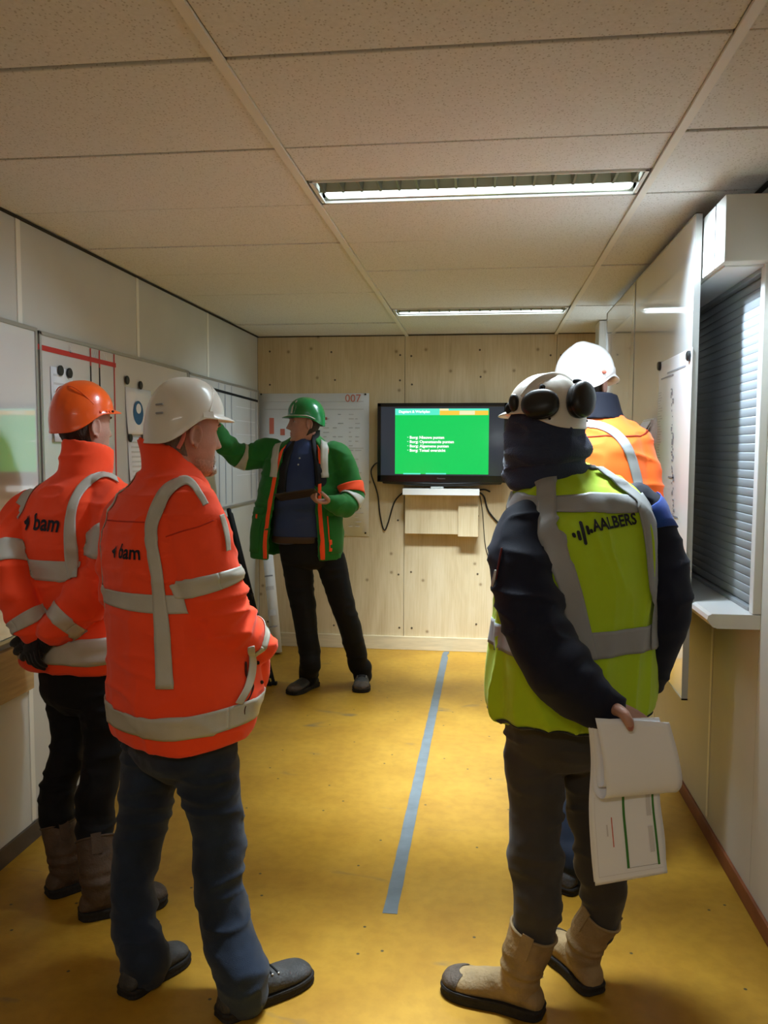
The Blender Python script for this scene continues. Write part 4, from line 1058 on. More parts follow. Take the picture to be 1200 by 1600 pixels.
m_shoe = mat('dark_grey_leather', (.045, .043, .042), .6, .35, .3, 20, .3, 120)
m_sole = mat('dark_sole', (.022, .019, .017), .8, .2, .2, 30, .3, 100)
m_bootb = mat('brown_boot', (.085, .055, .036), .65, .3, .3, 12, .3, 100)
m_boott = mat('tan_boot', (.285, .195, .095), .65, .3, .22, 14, .3, 100)
m_toe = mat('scuffed_toe', (.085, .062, .045), .7, .3, .3, 20, .4, 100)
# ================================================================== MAN WITH THE WHITE HELMET AND GREY BEARD (left, nearest)
def person(loc, label): return empty('person', (loc[0], loc[1], 0), label, 'person', None)
def bam_logo(G, org, w, roll=0):
    V, Fc = text_mesh('bam', 1.0, .022); x1 = max(v[0] for v in V); k = w/x1
    G.lettering(org, [(v[0]*k, v[1]*k*1.12, 0) for v in V], Fc, m_print, roll=roll)
    # small figure emblem in front of the word
    e = w*.46; P = [(-.42, .36), (-.05, .70), (-.02, 1.0), (.10, .74), (.26, 1.08), (.22, .60), (.34, .25), (.14, -.48), (-.06, -.34), (-.02, .12), (-.22, .10)]
    G.lettering(org, [((x*1.15-1.05)*e*.66, y*e*.66+e*.18, 0) for x, y in P], [(0, 10, 9, 6, 5, 3, 1), (9, 8, 7, 6), (1, 3, 2), (3, 5, 4)], m_print, 'emblem', roll=roll)
m_print = mat('black_print', (.012, .012, .018), .7)
azB = math.radians(38)
pB = person((-.82, 2.33), 'grey-bearded man in a white hard hat and orange bam jacket over blue jeans')
toB = [(284, 1140, 2.36, .205, .165, .06), (286, 1126, 2.36, .226, .190, .06), (290, 1070, 2.36, .226, .212, .05), (284, 1010, 2.36, .222, .196, .03), (270, 940, 2.36, .220, .172),
       (260, 870, 2.37, .222, .165), (258, 815, 2.39, .214, .150), (258, 780, 2.41, .180, .124), (262, 755, 2.43, .128, .098), (267, 735, 2.44, .085, .085)]
RB = torso_rings(toB, azB)
armBR = [(297, 786, 2.32, .070), (304, 810, 2.29, .086), (316, 868, 2.26, .094), (328, 920, 2.26, (.098, .098)), (344, 962, 2.28, (.092, .092)), (368, 984, 2.33, .080), (391, 1000, 2.38, .066), (402, 1010, 2.40, .056)]
armBL = [(215, 790, 2.50, .070), (205, 815, 2.53, .085), (200, 870, 2.56, .09), (203, 930, 2.58, .088), (232, 975, 2.66, .075), (262, 1003, 2.72, .06)]
PR, rR = limb(armBR); PL, rL = limb(armBL)
sBR = tube_rings(PR, rR, (0, 0, 1), m=32, sub=9, fold=sleeve_fold(.008, 9, .62, .2, 1)); sBL = tube_rings(PL, rL, (0, 0, 1), m=32, sub=9, fold=sleeve_fold(.006, 9, .55, .2, 2))
colB = collar([(266, 762, 2.43, .100, .098, .0), (268, 740, 2.44, .086, .088, -.1), (266, 722, 2.45, .083, .090, -.30), (263, 706, 2.455, .082, .094, -.45)], azB, .014)
flap = torso_rings([(380, 1100, 2.47, .022, .05), (389, 1070, 2.46, .034, .07), (394, 1036, 2.44, .032, .065), (394, 1008, 2.42, .022, .045)], azB, 20, 4)
JB = Garment('jacket', [loft(RB), loft(sBR), loft(sBL), colB, loft(flap)], .0062, m_orange, pB, azB, 3,
             folds([(.16, .16, .22, .007, False), (.16, .16, .055, .0046, 2), (.05, .3, .3, .003, True)], azB), RB)
cB = NP(at(262, 900, 2.37))
zy = lambda u, v, Y: NP(at(u, v, Y))[2]
JB.hoop(.145, .205, m_tape, far=.05); JB.zhoop(zy(265, 944, 2.30), zy(265, 917, 2.30), m_tape, a0=math.pi*.55, a1=math.pi*1.88, off=.004)
JB.drape([(386, 1010), (387, 1040), (380, 1072), (366, 1098)], [(396, 1008), (398, 1040), (392, 1072), (377, 1100)], m_tape, n=24)
JB.drape([(341, 806), (346, 824), (350, 843), (352, 862)], [(347, 804), (353, 822), (357, 842), (358, 860)], m_tape, n=24)
up = NP(at(262, 745, 2.42))[2]-cB[2]
br = [(-.02, NP(at(262, 1075, 2.36))[2]-cB[2], -1, 0), (-.02, -.05, -1, 0), (-.02, .10, -1, .05), (-.0, .16, -1, .55), (.0, .17, -.5, 1), (.01, .17, .0, 1), (.03, .16, .6, 1), (.03, .1, 1, .2), (.03, -.02, 1, 0)]
JB.drape([(325, 788), (317, 773), (302, 752), (287, 746), (260, 757), (242, 780), (229, 814), (228, 844), (234, 882), (239, 920), (242, 984), (245, 1076)], [(317, 792), (310, 779), (299, 764), (289, 760), (271, 773), (260, 793), (248, 822), (248, 852), (254, 886), (258, 920), (266, 984), (272, 1076)], m_tape, n=80, k=6); JB.brace(cB, [-.158, -.158, -.152, -.145, -.14], .046, br, m_tape, n=70)
JB.cuff(sBR, .365, .425, m_tape); JB.cuff(sBR, .80, .865, m_tape)
bam_logo(JB, JB.pixel(187, 871), .082)
m_seam2 = mat('stitched_seam', (.55, .03, .008), .8)
JB.drape([(168, 812), (195, 814), (226, 815)], [(168, 814), (195, 816), (226, 817)], m_seam2, 'seam', 24, 3, .0015)
JB.drape([(259, 838), (285, 829), (310, 822), (334, 812)], [(259, 840), (285, 831), (310, 824), (334, 814)], m_seam2, 'seam', 24, 3, .0015)
# pocket slit and fastener on the near side of the jacket
sl_ = [NP(at(u, v, y)) for u, v, y in ((372, 1036, 2.30), (369, 1056, 2.30), (375, 1075, 2.32), (364, 1097, 2.30), (358, 1108, 2.30))]
q = [p for p in on_skin(sl_, JB.bvh, .001, .1) if p is not None]
if len(q) > 2: mk('pocket_zip', *tube(q, [.004]*len(q), (0, 0, 1), m=8), mat('dark_zip', (.05, .008, .006), .6), JB.o, smooth=True)
for u, v in ((392, 1034), (391, 1071)):
    p = on_skin([at(u, v, 2.36)], JB.bvh, .002, .15)[0]
    if p is not None: mk('press_stud', *ball(p, .006, .006, .006, m=10, n=6), m_matblack, JB.o, smooth=True)
HB = (NP(at(290, 678, 2.46)), frame(math.radians(42), .10, -.03), 1.04)
TRB = [(282, 1180, 2.36, .17, .125), (282, 1130, 2.36, .180, .135), (280, 1060, 2.36, .175, .13)]
hBL, tBL, hBR, tBR = fl(194, 1560), fl(287, 1492), fl(343, 1594), fl(482, 1522)
legBL = [(238, 1130, 2.42, .085), (234, 1190, 2.42, .088), (226, 1270, 2.41, .080), (211, 1347, 2.38, .0685), (209, 1420, 2.34, .066), (210, 1448, 2.325, .067)]+ankle(hBL, tBL, .068, .069, .095, .05)
legBR = [(318, 1120, 2.33, .098), (316, 1165, 2.32, .103), (328, 1230, 2.31, .088), (342, 1303, 2.30, .077), (343, 1385, 2.275, .0705), (355, 1455, 2.25, .075)]+ankle(hBR, tBR, .074, .074, .11, .05, .074)
trousers(pB, TRB, [legBL, legBR], m_jeans, azB, folds([(.14, .14, .045, .0042, 2), (.05, .05, .03, .002, True)]))
shoe(pB, hBL, tBL, m_shoe, m_sole, 1.06); shoe(pB, hBR, tBR, m_shoe, m_sole, 1.10)
f, r = frame(azB)[1], frame(azB)[0]
hands = [hand_parts(PR[-1]-.035*unit(PR[-1]-PR[-2]), NP((-.35, .05, -1)), NP((-1, .4, 0)), NP((0, 1, .2)), (.2, .3, .2), k=.9), hand_parts(PL[-1], PL[-1]-PL[-2], r, (0, 0, 1))]
def legs_in(lg, heel, toe):
    P, rr = inner(lg[:-2], .6, .035, .06); d = unit(NP(toe)-NP(heel)); a = NP(heel)+d*.08+NP((0, 0, .055))
    return P+[a+NP((0, 0, .05)), a+d*.04, a+d*.10+NP((0, 0, -.015))], rr+[.034, .030, .022]
neckB = ([NP(at(268, 770, 2.42)), NP(at(272, 735, 2.44)), HB[0]-HB[1][2]*.075-HB[1][1]*.02, HB[0]-HB[1][1]*.02], [.062, .058, .058, .05])
spB = [(NP(at(282, 1130, 2.36)), (.14, .1)), (NP(at(268, 960, 2.36)), (.13, .1)), (NP(at(259, 850, 2.38)), (.15, .10)), (NP(at(262, 785, 2.42)), (.10, .08)), (NP(at(267, 755, 2.43)), .06)]
body(pB, HB, neckB, [(p, q, r) for p, q in spB], [inner(armBR), inner(armBL)], [legs_in(legBL, hBL, tBL), legs_in(legBR, hBR, tBR)], hands, m_skin2)
face_bits(HB, pB, m_hairg)
head_patch(HB, -.085, .03, 2.0, 2*math.pi-2.0, .004, 'hair', m_hairg, pB, .002)
head_patch(HB, -.119, -.076, -.80, .80, .0100, 'beard', m_beard, pB, .004, 16, 36, edge=.2, taper=.5)
head_patch(HB, -.072, -.052, -.62, .62, .0055, 'moustache', m_beard, pB, .002, 8, 30, edge=.3, taper=.45, anchor=-.5)
m_stub = mat('stubble', (.42, .255, .205), .75, .2, .25, 140, .5, 300)
for s_ in (-1, 1): head_patch(HB, -.112, -.070, min(s_*.7, s_*1.75), max(s_*.7, s_*1.75), .0030, 'beard_stubble', m_stub, pB, .0016, 14, 26, edge=.12, taper=.2, anchor=.25)
HBt = tilted(HB, .10); hb = helmet(HBt, pB, m_hatw, .034, .044, z0=.054); harness(HB, pB, m_matblack)
c, (r_, f_, u_), k_ = HB
for s in (-1, 1):     # slot housings on the helmet's sides and the raised rib round the crown
    V = []
    for (x, y, z) in ((.106, .0, .050), (.106, .042, .050), (.104, .040, .072), (.104, -.0, .072), (.116, .002, .052), (.116, .040, .052), (.111, .038, .070), (.111, .002, .070)):
        V.append(hs(HBt, s*x, y, z))
    mk('accessory_slot', V, [(0, 1, 2, 3), (4, 5, 6, 7), (0, 1, 5, 4), (1, 2, 6, 5), (2, 3, 7, 6), (3, 0, 4, 7)], m_hatw, hb)
    P = [to_world(HBt, s*x, y, hat_pt(x, y, .0015)) for x, y in ((.0975, .024), (.085, .040), (.063, .054), (.031, .065), (.0, .070))]
    mk('rib', *tube(P, [.004]*5, (0, 0, 1), m=8, sub=4), m_hatw, hb, smooth=True)
for dz in (.03, .055):
    P = [hs(HBt, x, y, z) for x, y, z in ((.048, -.125, dz+.03), (.058, -.119, dz+.031), (.066, -.114, dz+.032))]
    mk('vent_slot', *tube(P, [.003]*3, (0, 0, 1), m=8), m_pprint, hb, smooth=True)
P = [to_world(HB, *p) for p in ((.072, -.05, .03), (.076, -.045, -.01), (.07, -.055, -.045))]
mk('chin_strap', *tube(P, [(.006, .002)]*3, unit(P[2]-P[0])+r_*.01, m=8), m_pred, hb, smooth=True)

# ================================================================== MAN WITH THE ORANGE HELMET (far left)
azA = math.radians(20)
pA = person((-1.40, 2.74), 'man in an orange hard hat and orange bam jacket, black gloved hands behind his back')
toA = [(124, 1040, 2.840, .19, .155, -.03), (122, 1030, 2.840, .213, .175, -.03), (120, 985, 2.840, .216, .172), (116, 930, 2.840, .212, .162), (112, 870, 2.840, .212, .156), (112, 820, 2.850, .212, .148),
       (114, 782, 2.860, .185, .126), (122, 752, 2.870, .128, .1), (130, 735, 2.880, .085, .082)]
RA = torso_rings(toA, azA)
rA, fA, uA = frame(azA)
armAL = [(48, 786, 2.870, .056), (33, 806, 2.840, .064), (17, 850, 2.750, .064), (18, 900, 2.690, .066), (33, 945, 2.670, .064), (50, 975, 2.665, .060), (54, 985, 2.665, .055)]
armAR = [(168, 770, 2.830, .066), (176, 795, 2.800, .084), (178, 850, 2.730, .086), (172, 892, 2.730, .084), (140, 930, 2.690, .078), (106, 964, 2.655, .068), (86, 984, 2.635, .056)]
PR, rR = limb(armAR); PL, rL = limb(armAL)
sAR = tube_rings(PR, rR, (0, 0, 1), m=32, sub=9, fold=sleeve_fold(.007, 9, .6, .25, 4)); sAL = tube_rings(PL, rL, (0, 0, 1), m=32, sub=9, fold=sleeve_fold(.006, 9, .6, .25, 5))
colA = collar([(128, 758, 2.870, .102, .098, 0), (131, 737, 2.870, .090, .090, -.1), (134, 715, 2.880, .088, .090, -.2), (136, 697, 2.885, .086, .092, -.28)], azA, .014)
JA = Garment('jacket', [loft(RA), loft(sAR), loft(sAL), colA], .0065, m_orange, pA, azA, 3, folds([(.16, .16, .22, .007, False), (.16, .16, .055, .0046, 2), (.05, .3, .3, .003, True)], azA), RA)
cA = NP(at(114, 880, 2.840))
JA.zhoop(NP(at(114, 897, 2.840))[2], NP(at(114, 867, 2.840))[2], m_tape, a0=math.pi*.55, a1=math.pi*1.765); JA.hoop(.16, .26, m_tape)
br = [(-.02, -.045, -1, 0), (-.02, .05, -1, 0), (-.02, .15, -1, .1), (-.0, .2, -1, .55), (.0, .22, -.5, 1), (.01, .22, .0, 1), (.03, .2, .6, 1), (.03, .12, 1, .2), (.03, 0, 1, 0)]
JA.drape([(181, 746), (162, 737), (143, 742), (121, 761), (106, 795), (101, 833), (102, 871), (107, 905)], [(185, 756), (166, 747), (149, 754), (130, 773), (120, 799), (119, 833), (123, 871), (122, 902)], m_tape, n=60); JA.brace(cA, [-.145, -.145, -.145, -.145, -.14], .050, br, m_tape, n=60)
JA.cuff(sAR, .30, .40, m_tape); JA.cuff(sAR, .79, .89, m_tape); JA.cuff(sAL, .36, .46, m_tape); JA.cuff(sAL, .72, .83, m_tape)
bam_logo(JA, JA.pixel(52, 827), .118, -.03)
p = on_skin([at(88, 992, 2.66)], JA.bvh, .002, .15)[0]
if p is not None: mk('press_stud', *ball(p, .006, .006, .006, m=10, n=6), m_matblack, JA.o, smooth=True)
HA = (NP(at(131, 667, 2.900)), frame(math.radians(26), .02, 0), 1.02)
dA = frame(math.radians(42))[1]
hAL, hAR = NP(fl(74, 1401)), NP(fl(124, 1434)); tAL, tAR = hAL+dA*.28, hAR+frame(math.radians(60))[1]*.29
legAL = [(104, 1045, 2.890, .080), (108, 1100, 2.880, .078), (108, 1165, 2.850, .066), (90, 1232, 2.800, .062), (88, 1270, 2.765, .062)]+ankle(hAL, tAL, .054, .044, .215, .18, .065, (-.03, .02))
legAR = [(158, 1045, 2.800, .085), (162, 1100, 2.790, .084), (165, 1165, 2.770, .072), (152, 1235, 2.720, .068), (149, 1290, 2.70, .064)]+ankle(hAR, tAR, .057, .046, .215, .18, .065, (-.03, .04))
trousers(pA, [(132, 1085, 2.840, .165, .12), (130, 1040, 2.840, .175, .13), (126, 990, 2.840, .17, .125)], [legAL, legAR], m_blackjean, azA, folds([(.14, .14, .045, .0042, 2), (.05, .05, .03, .002, True)]))
boot(pA, hAL, tAL, .238, (-.034, .02), .060, m_bootb, m_sole, 1.05, m_toe)
boot(pA, hAR, tAR, .240, (-.034, .05), .064, m_bootb, m_sole, 1.08, m_toe)
wl_, wr_ = PL[-1], PR[-1]
dl = unit(rA*.25+NP((0, 0, -.75))-fA*.45); dr_ = unit(-rA*.85+NP((0, 0, -.50))-fA*.12)
gl = [hand_parts(wl_-dl*.01, dl, fA, rA*.4+NP((0, 0, 1)), (.4, .6, .4), thumb=(.95, .1, .35), k=.9)]
gr_ = [hand_parts(wr_+dr_*.005, dr_, fA, NP((0, 0, 1)), each=((.10, .35, .4), (.12, .35, .4), (.15, .4, .4), (.2, .45, .4)), thumb=(.75, .35, .5), k=1.34)]
gl[0].append(tube([wl_-.04*unit(PL[-1]-PL[-2]), wl_+dl*.02], [.034, .032], (0, 0, 1), m=18)); gr_[0].append(tube([wr_-.04*unit(PR[-1]-PR[-2]), wr_+dr_*.02], [.036, .036], (0, 0, 1), m=18))
put('glove', fuse(gl[0], .004, 2), m_glove, pA); put('glove', fuse(gr_[0], .004, 2), m_glove, pA)
hands = [hand_parts(wl_-dl*.01, dl, fA, rA*.4+NP((0, 0, 1)), (.4, .6, .4), thumb=(.95, .1, .35), k=.5), hand_parts(wr_+dr_*.005, dr_, fA, NP((0, 0, 1)), (.25, .55, .5), k=.6)]
neckA = ([NP(at(126, 765, 2.860)), NP(at(131, 735, 2.870)), HA[0]-HA[1][2]*.075-HA[1][1]*.02, HA[0]-HA[1][1]*.02], [.062, .056, .056, .05])
spA = [(NP(at(130, 1040, 2.840)), (.13, .1), rA), (NP(at(116, 930, 2.840)), (.13, .1), rA), (NP(at(112, 830, 2.850)), (.14, .10), rA), (NP(at(120, 775, 2.860)), (.1, .08), rA), (NP(at(126, 750, 2.870)), .06, rA)]
body(pA, HA, neckA, spA, [inner(armAL), inner(armAR)], [legs_in(legAL, hAL, tAL), legs_in(legAR, hAR, tAR)], hands, m_skin)
face_bits(HA, pA, m_hairb)
head_patch(HA, -.095, .03, 1.9, 2*math.pi-1.9, .006, 'hair', m_hairb, pA, .003)
HAt = tilted(HA, .15); ha = helmet(HAt, pA, m_hato, .030, .030, z0=.050); harness(HA, pA, m_matblack)
P = [to_world(HAt, -.0+x, y, hat_pt(abs(x), y, .001)) for x, y in ((-.096, -.02), (-.07, -.045), (-.03, -.055), (.03, -.055), (.07, -.045), (.096, -.02))]
mk('rib', *tube(P, [.0022]*6, (0, 0, 1), m=8, sub=4), m_hato, ha, smooth=True)
for x, y, z in ((.113, .03, .052), (.113, .045, .050), (.111, .06, .050), (.114, .0, .054)):
    mk('lug', *ball(hs(HAt, x, y, z), .004, .006, .005, m=10, n=6), m_hato if x > .112 else m_matblack, ha, smooth=True)

# ================================================================== PRESENTER IN GREEN (by the back wall)
azC = math.radians(176)
pC = person((-.99, 5.33), 'presenter in an open green jacket and green hard hat, holding a dark tablet')
rC, fC, uC = frame(azC)
toC = [(464, 871, 5.36, .305, .150, -.04), (464, 840, 5.36, .308, .165, -.02), (465, 800, 5.36, .285, .165), (468, 760, 5.37, .262, .16), (472, 725, 5.38, .250, .15), (474, 703, 5.39, .215, .132), (476, 690, 5.40, .14, .105), (478, 680, 5.40, .09, .085)]
RC = torso_rings(toC, azC, 60)
armCR = [(430, 702, 5.38, .06), (418, 706, 5.38, .080), (398, 713, 5.36, .086), (374, 710, 5.32, .082), (352, 693, 5.24, .072), (338, 677, 5.16, .06), (334, 671, 5.13, .052)]
armCL = [(520, 704, 5.38, .06), (529, 713, 5.38, .080), (544, 745, 5.37, .078), (550, 776, 5.33, .076), (540, 789, 5.26, .068), (524, 787, 5.19, .058), (515, 784, 5.16, .050)]
PR, rR = limb(armCR); PL, rL = limb(armCL)
sCR = tube_rings(PR, rR, (0, 0, 1), m=30, sub=8, fold=sleeve_fold(.008, 8, .5, .3, 1)); sCL = tube_rings(PL, rL, (0, 0, 1), m=30, sub=8, fold=sleeve_fold(.009, 9, .6, .25, 3))
shell = arc_shell(RC, .022, [.56, .53, .50, .48, .46, .46, .56, .66, .8])
JC = Garment('jacket', [shell, loft(sCR), loft(sCL)], .0075, m_green, pC, azC, 3, folds([(.18, .18, .2, .010, False), (.15, .15, .07, .0055, 2)], azC), RC)
cC = NP(at(472, 745, 5.37))
brf = [(-.02, .0, 1, 0), (0, .06, 1, 0), (0, .10, 1, .25), (0, .13, .8, 1), (0, .14, .2, 1)]
JC.brace(cC, [.165, .160, .155, .15], .046, brf, m_tape, n=30, far=.05); JC.brace(cC, [-.165, -.160, -.155, -.15], .046, brf, m_tape, n=30, far=.05)
JC.cuff(sCR, .43, .50, m_tape); JC.cuff(sCL, .52, .60, m_tape, a0=-1, a1=2.2)
m_trim = cloth('orange_trim', (.95, .09, .02), .05)
JC.cuff(sCL, .40, .48, m_trim, name='orange_trim')
RCt = RC
def front_edge(t0, t1, ang0, ang1, w, nm, m, off=.004, far=.05, k=20):
    n = len(RC); G = []
    for i in range(k):
        f_ = t0+(t1-t0)*i/(k-1); q = f_*(n-1); j = int(min(q, n-2)); ring = RC[j]*(1-(q-j))+RC[j+1]*(q-j); ring = np.vstack([ring, ring[:1]]); tt = np.linspace(0, 2*np.pi, len(ring))
        a = ang0+(ang1-ang0)*i/(k-1); an = (np.linspace(a-w/2, a+w/2, 5)) % (2*np.pi)
        G.append(np.stack([np.interp(an, tt, ring[:, c]) for c in range(3)], 1))
    return patch(np.array(G), JC.bvh, nm, m, JC.o, off, far)
h = math.pi/2
front_edge(.02, .80, h-.60, h-.50, .11, 'orange_trim', m_trim); front_edge(.02, .80, h+.60, h+.50, .10, 'orange_trim', m_trim)
front_edge(.62, .84, h+.66, h+1.02, .18, 'orange_trim', m_trim)
front_edge(.08, .30, h-1.02, h-1.00, .09, 'orange_trim', m_trim); front_edge(.08, .30, h+.80, h+.80, .09, 'orange_trim', m_trim)
for a0, a1 in ((h-1.42, h-.74), (h+.74, h+1.42)):   # pocket flaps and the seam at the waist
    JC.hoop(.275, .315, m_green, 'pocket_flap', a0, a1, 24, 3, .007, .06); JC.hoop(.06, .28, m_green, 'patch_pocket', a0+.05, a1-.05, 24, 6, .005, .06)
# polo shirt, belt, black fleece collar
RS = torso_rings([(470, 848, 5.36, .17, .12), (470, 838, 5.36, .183, .132), (472, 800, 5.36, .185, .135), (473, 750, 5.37, .185, .13), (474, 715, 5.38, .18, .12), (475, 697, 5.385, .13, .10), (472, 683, 5.385, .07, .07)], azC)
SH = Garment('polo_shirt', [loft(RS)], .0075, m_shirt, pC, azC, 2, folds([(.1, .1, .05, .003, True)], azC), RS)
V, Fc = collar([(471, 700, 5.375, .085, .08, -.5), (471, 690, 5.37, .076, .076, -.4), (472, 681, 5.37, .068, .07, -.3)], azC, .006); mk('shirt_collar', V, Fc, m_shirt, SH.o, smooth=True)
for u, v in ((468, 716), (466, 726)):
    q = SH.bvh.ray_cast(Vector(at(u, v, 5.1)), (at(u, v, 5.6)-at(u, v, 5.1)).normalized())
    if q[0] is not None: mk('button', *ball(NP(q[0]), .006, .004, .006, m=10, n=6), m_tape, SH.o, smooth=True)
V, Fc = loft(torso_rings([(469, 846, 5.36, .184, .136), (469, 840, 5.36, .187, .139), (469, 836, 5.36, .184, .136)], azC, sub=3)); mk('belt', V, Fc, mat('brown_belt', (.05, .028, .016), .5), pC, smooth=True)
KC = torso_rings([(474, 780, 5.36, .205, .146), (474, 750, 5.36, .205, .148), (475, 725, 5.37, .195, .146), (476, 703, 5.38, .140, .122), (477, 688, 5.39, .100, .098), (478, 672, 5.40, .092, .092)], azC, 48)
mk('fleece_lining', *arc_shell(KC, .02, [.50, .46, .42, .44, .52, .66]), m_matblack, pC, smooth=True)
HC = (NP(at(477, 662, 5.36)), frame(math.radians(247), .02, 0), 1.04)
tCR, hCR, tCL = NP(fl(456, 1085)), NP(fl(494, 1070)), NP(fl(564, 1083)); hCL = tCL+NP((-.03, .285, 0)); tCR = hCR+unit(tCR-hCR)*.285
legCR = [(455, 850, 5.37, .085), (463, 875, 5.37, .098), (469, 915, 5.36, .092), (476, 962, 5.33, .078), (483, 1015, 5.32, .070), (485, 1036, 5.30, .068)]+ankle(hCR, tCR, .066, .064, .11, .065)
legCL = [(505, 850, 5.38, .085), (516, 875, 5.38, .098), (527, 915, 5.38, .088), (541, 962, 5.39, .076), (555, 1012, 5.45, .070), (559, 1036, 5.49, .068)]+ankle(hCL, tCL, .066, .064, .11, .065)
trousers(pC, [(482, 880, 5.37, .165, .12), (481, 860, 5.37, .185, .135), (478, 835, 5.37, .178, .13)], [legCR, legCL], m_blackjean, azC, folds([(.12, .12, .05, .004, True)]), voxel=.0085, drop=.2)
shoe(pC, hCR, tCR, m_shoe, m_sole, 1.12, laces=False, toe_cap=m_toe); shoe(pC, hCL, tCL, m_shoe, m_sole, 1.12, laces=True, toe_cap=m_toe)
hpt = PL[-1]; dh = unit(PL[-1]-PL[-2]+NP((-.02, -.02, -.01)))
hands = [hand_parts(hpt, dh, NP((-.1, -.25, 1)), NP((-.3, -1, .1)), each=((.5, .9, .4), (.5, .9, .4), (.5, .9, .4), (.5, .9, .4)), thumb=(.85, .35, .9)),
         hand_parts(PR[-1], unit(NP((-.30, -.35, .75))), NP((.1, 1, .3)), NP((.3, .9, .3)), each=((.05, .1, .05), (.7, 1.2, .7), (.8, 1.2, .7), (.8, 1.2, .7)))]
neckC = ([NP(at(474, 705, 5.385)), NP(at(474, 690, 5.385)), HC[0]-HC[1][2]*.075-HC[1][1]*.018, HC[0]-HC[1][1]*.02], [.066, .060, .062, .05])
spC = [(NP(at(475, 860, 5.37)), (.13, .09), rC), (NP(at(472, 780, 5.37)), (.13, .09), rC), (NP(at(474, 715, 5.38)), (.14, .085), rC), (NP(at(475, 702, 5.385)), (.10, .07), rC), (NP(at(475, 690, 5.385)), .06, rC)]
body(pC, HC, neckC, spC, [inner(armCL), inner(armCR)], [legs_in(legCR, hCR, tCR), legs_in(legCL, hCL, tCL)], hands, m_skin2)
face_bits(HC, pC, m_hairb)
head_patch(HC, -.075, .04, 1.75, 2*math.pi-1.75, .006, 'hair', m_hairb, pC, .003)
HCt = tilted(HC, .10); hc = helmet(HCt, pC, m_hatg, .034, .022); harness(HC, pC, m_matblack)
th = np.linspace(-1.9, -.05, 26); P = []
for t in th: bk_ = min(1, max(0, .15-math.cos(t)*.95)); P.append(to_world(HCt, (HW+.001)*math.sin(t), (HL[0] if math.cos(t) > 0 else HL[1])*math.cos(t)*1.01, .041-.022*(bk_*bk_*(3-2*bk_))*1.6+.004*abs(math.sin(t))**3))
mk('bright_rim', *tube(P[::3], [.0028]*len(P[::3]), (0, 0, 1), m=8), m_hatw, hc, smooth=True)
for x, y, s, w in ((-.055, .088, '', .05), (-.062, .112, '', .055)):
    V = []
    for dx in (-.02, .02):
        for dy in (-.006, .006):
            xx, yy = x+dx, y+dy-dx*.3; xx *= .88; yy *= .88; V.append(to_world(HCt, xx, yy, hat_pt(abs(xx), yy, .003)))
    mk('pale_print', V, [(0, 1, 3, 2)], m_tape, hc, solid=.001)
# the tablet he holds
tb = empty('tablet', at(470, 778, 5.12), 'dark tablet held flat in the presenter\'s hand', 'tablet')
q0, q1 = NP(at(438, 781, 5.13)), NP(at(500, 772, 5.12)); ex = unit(q1-q0); ey = unit(NP((0, -.95, .27))); ez = np.cross(ex, ey); V = []
Wt = np.linalg.norm(q1-q0)
for z in (0, .010):
    for (a, b_) in ((0, .17), (Wt, .17), (Wt, -.0), (0, -.0)): V.append(q0+ex*a+ey*(b_-.0)+ez*z)
o = mk('case', V, [(0, 3, 2, 1), (4, 5, 6, 7), (0, 1, 5, 4), (1, 2, 6, 5), (2, 3, 7, 6), (3, 0, 4, 7)], mat('dark_brown_case', (.030, .022, .018), .5), tb); o.modifiers.new('b', 'BEVEL').width = .003
sg = -1 if ez[2] < 0 else 1
V = [q0+ex*a+ey*b_+ez*(.0105 if sg > 0 else -.0005) for a, b_ in ((.015, .155), (Wt-.015, .155), (Wt-.015, .015), (.015, .015))]
mk('screen', V, [(0, 1, 2, 3)], mat('tablet_glass', (.012, .012, .014), .1, .5), tb)
# ================================================================== MAN IN THE YELLOW VEST (right, nearest)
azD = math.radians(-24); A_ = math.radians
pD = person((.22, 2.42), 'man in a yellow reflective vest, white helmet with black ear defenders, holding papers behind him')
rD, fD, uD = frame(azD)
toD = [(896, 1108, 2.43, .232, .165, .0, A_(-36)), (896, 1098, 2.43, .252, .182, .0, A_(-36)), (896, 1045, 2.43, .250, .182, .0, A_(-36)), (897, 985, 2.43, .240, .178, 0, A_(-35)), (899, 915, 2.43, .230, .172, 0, A_(-31)),
       (902, 850, 2.44, .222, .165, 0, A_(-25)), (903, 805, 2.46, .208, .152, 0, A_(-20)), (900, 772, 2.48, .180, .13, 0, A_(-18)), (888, 748, 2.50, .135, .105, 0, A_(-18)), (876, 730, 2.52, .095, .09, 0, A_(-20))]
RD = torso_rings(toD, azD, 52)
VD = Garment('safety_vest', [loft(RD)], .0065, m_yellow, pD, azD, 2, folds([(.08, .08, .45, .014, True), (.16, .16, .2, .010, False), (.06, .06, .3, .0046, 2)], azD), RD)
VD.hoop(.30, .365, m_tape2, n=140, off=.005); VD.hoop(.69, .775, m_tape2, n=140, off=.005)
bk = -math.pi/2
VD.column(.30, .96, [bk+.62, bk+.68, bk+.72], None, .058, m_tape2, off=.010); VD.column(.30, .96, [bk-.42, bk-.74, bk-.80], None, .062, m_tape2, off=.010)
VD.column(.03, .22, bk-2.35, bk-2.35, .05, m_tape2)
V = []; R0_ = VD.torso[3:5]
VD.hoop(.0, .075, cloth('dark_binding', (.035, .035, .032)), 'hem_binding', n=150, k=4, off=.005)
VD.hoop(.955, .995, cloth('dark_binding2', (.035, .035, .032)), 'neck_binding', n=60, k=3, off=.002)
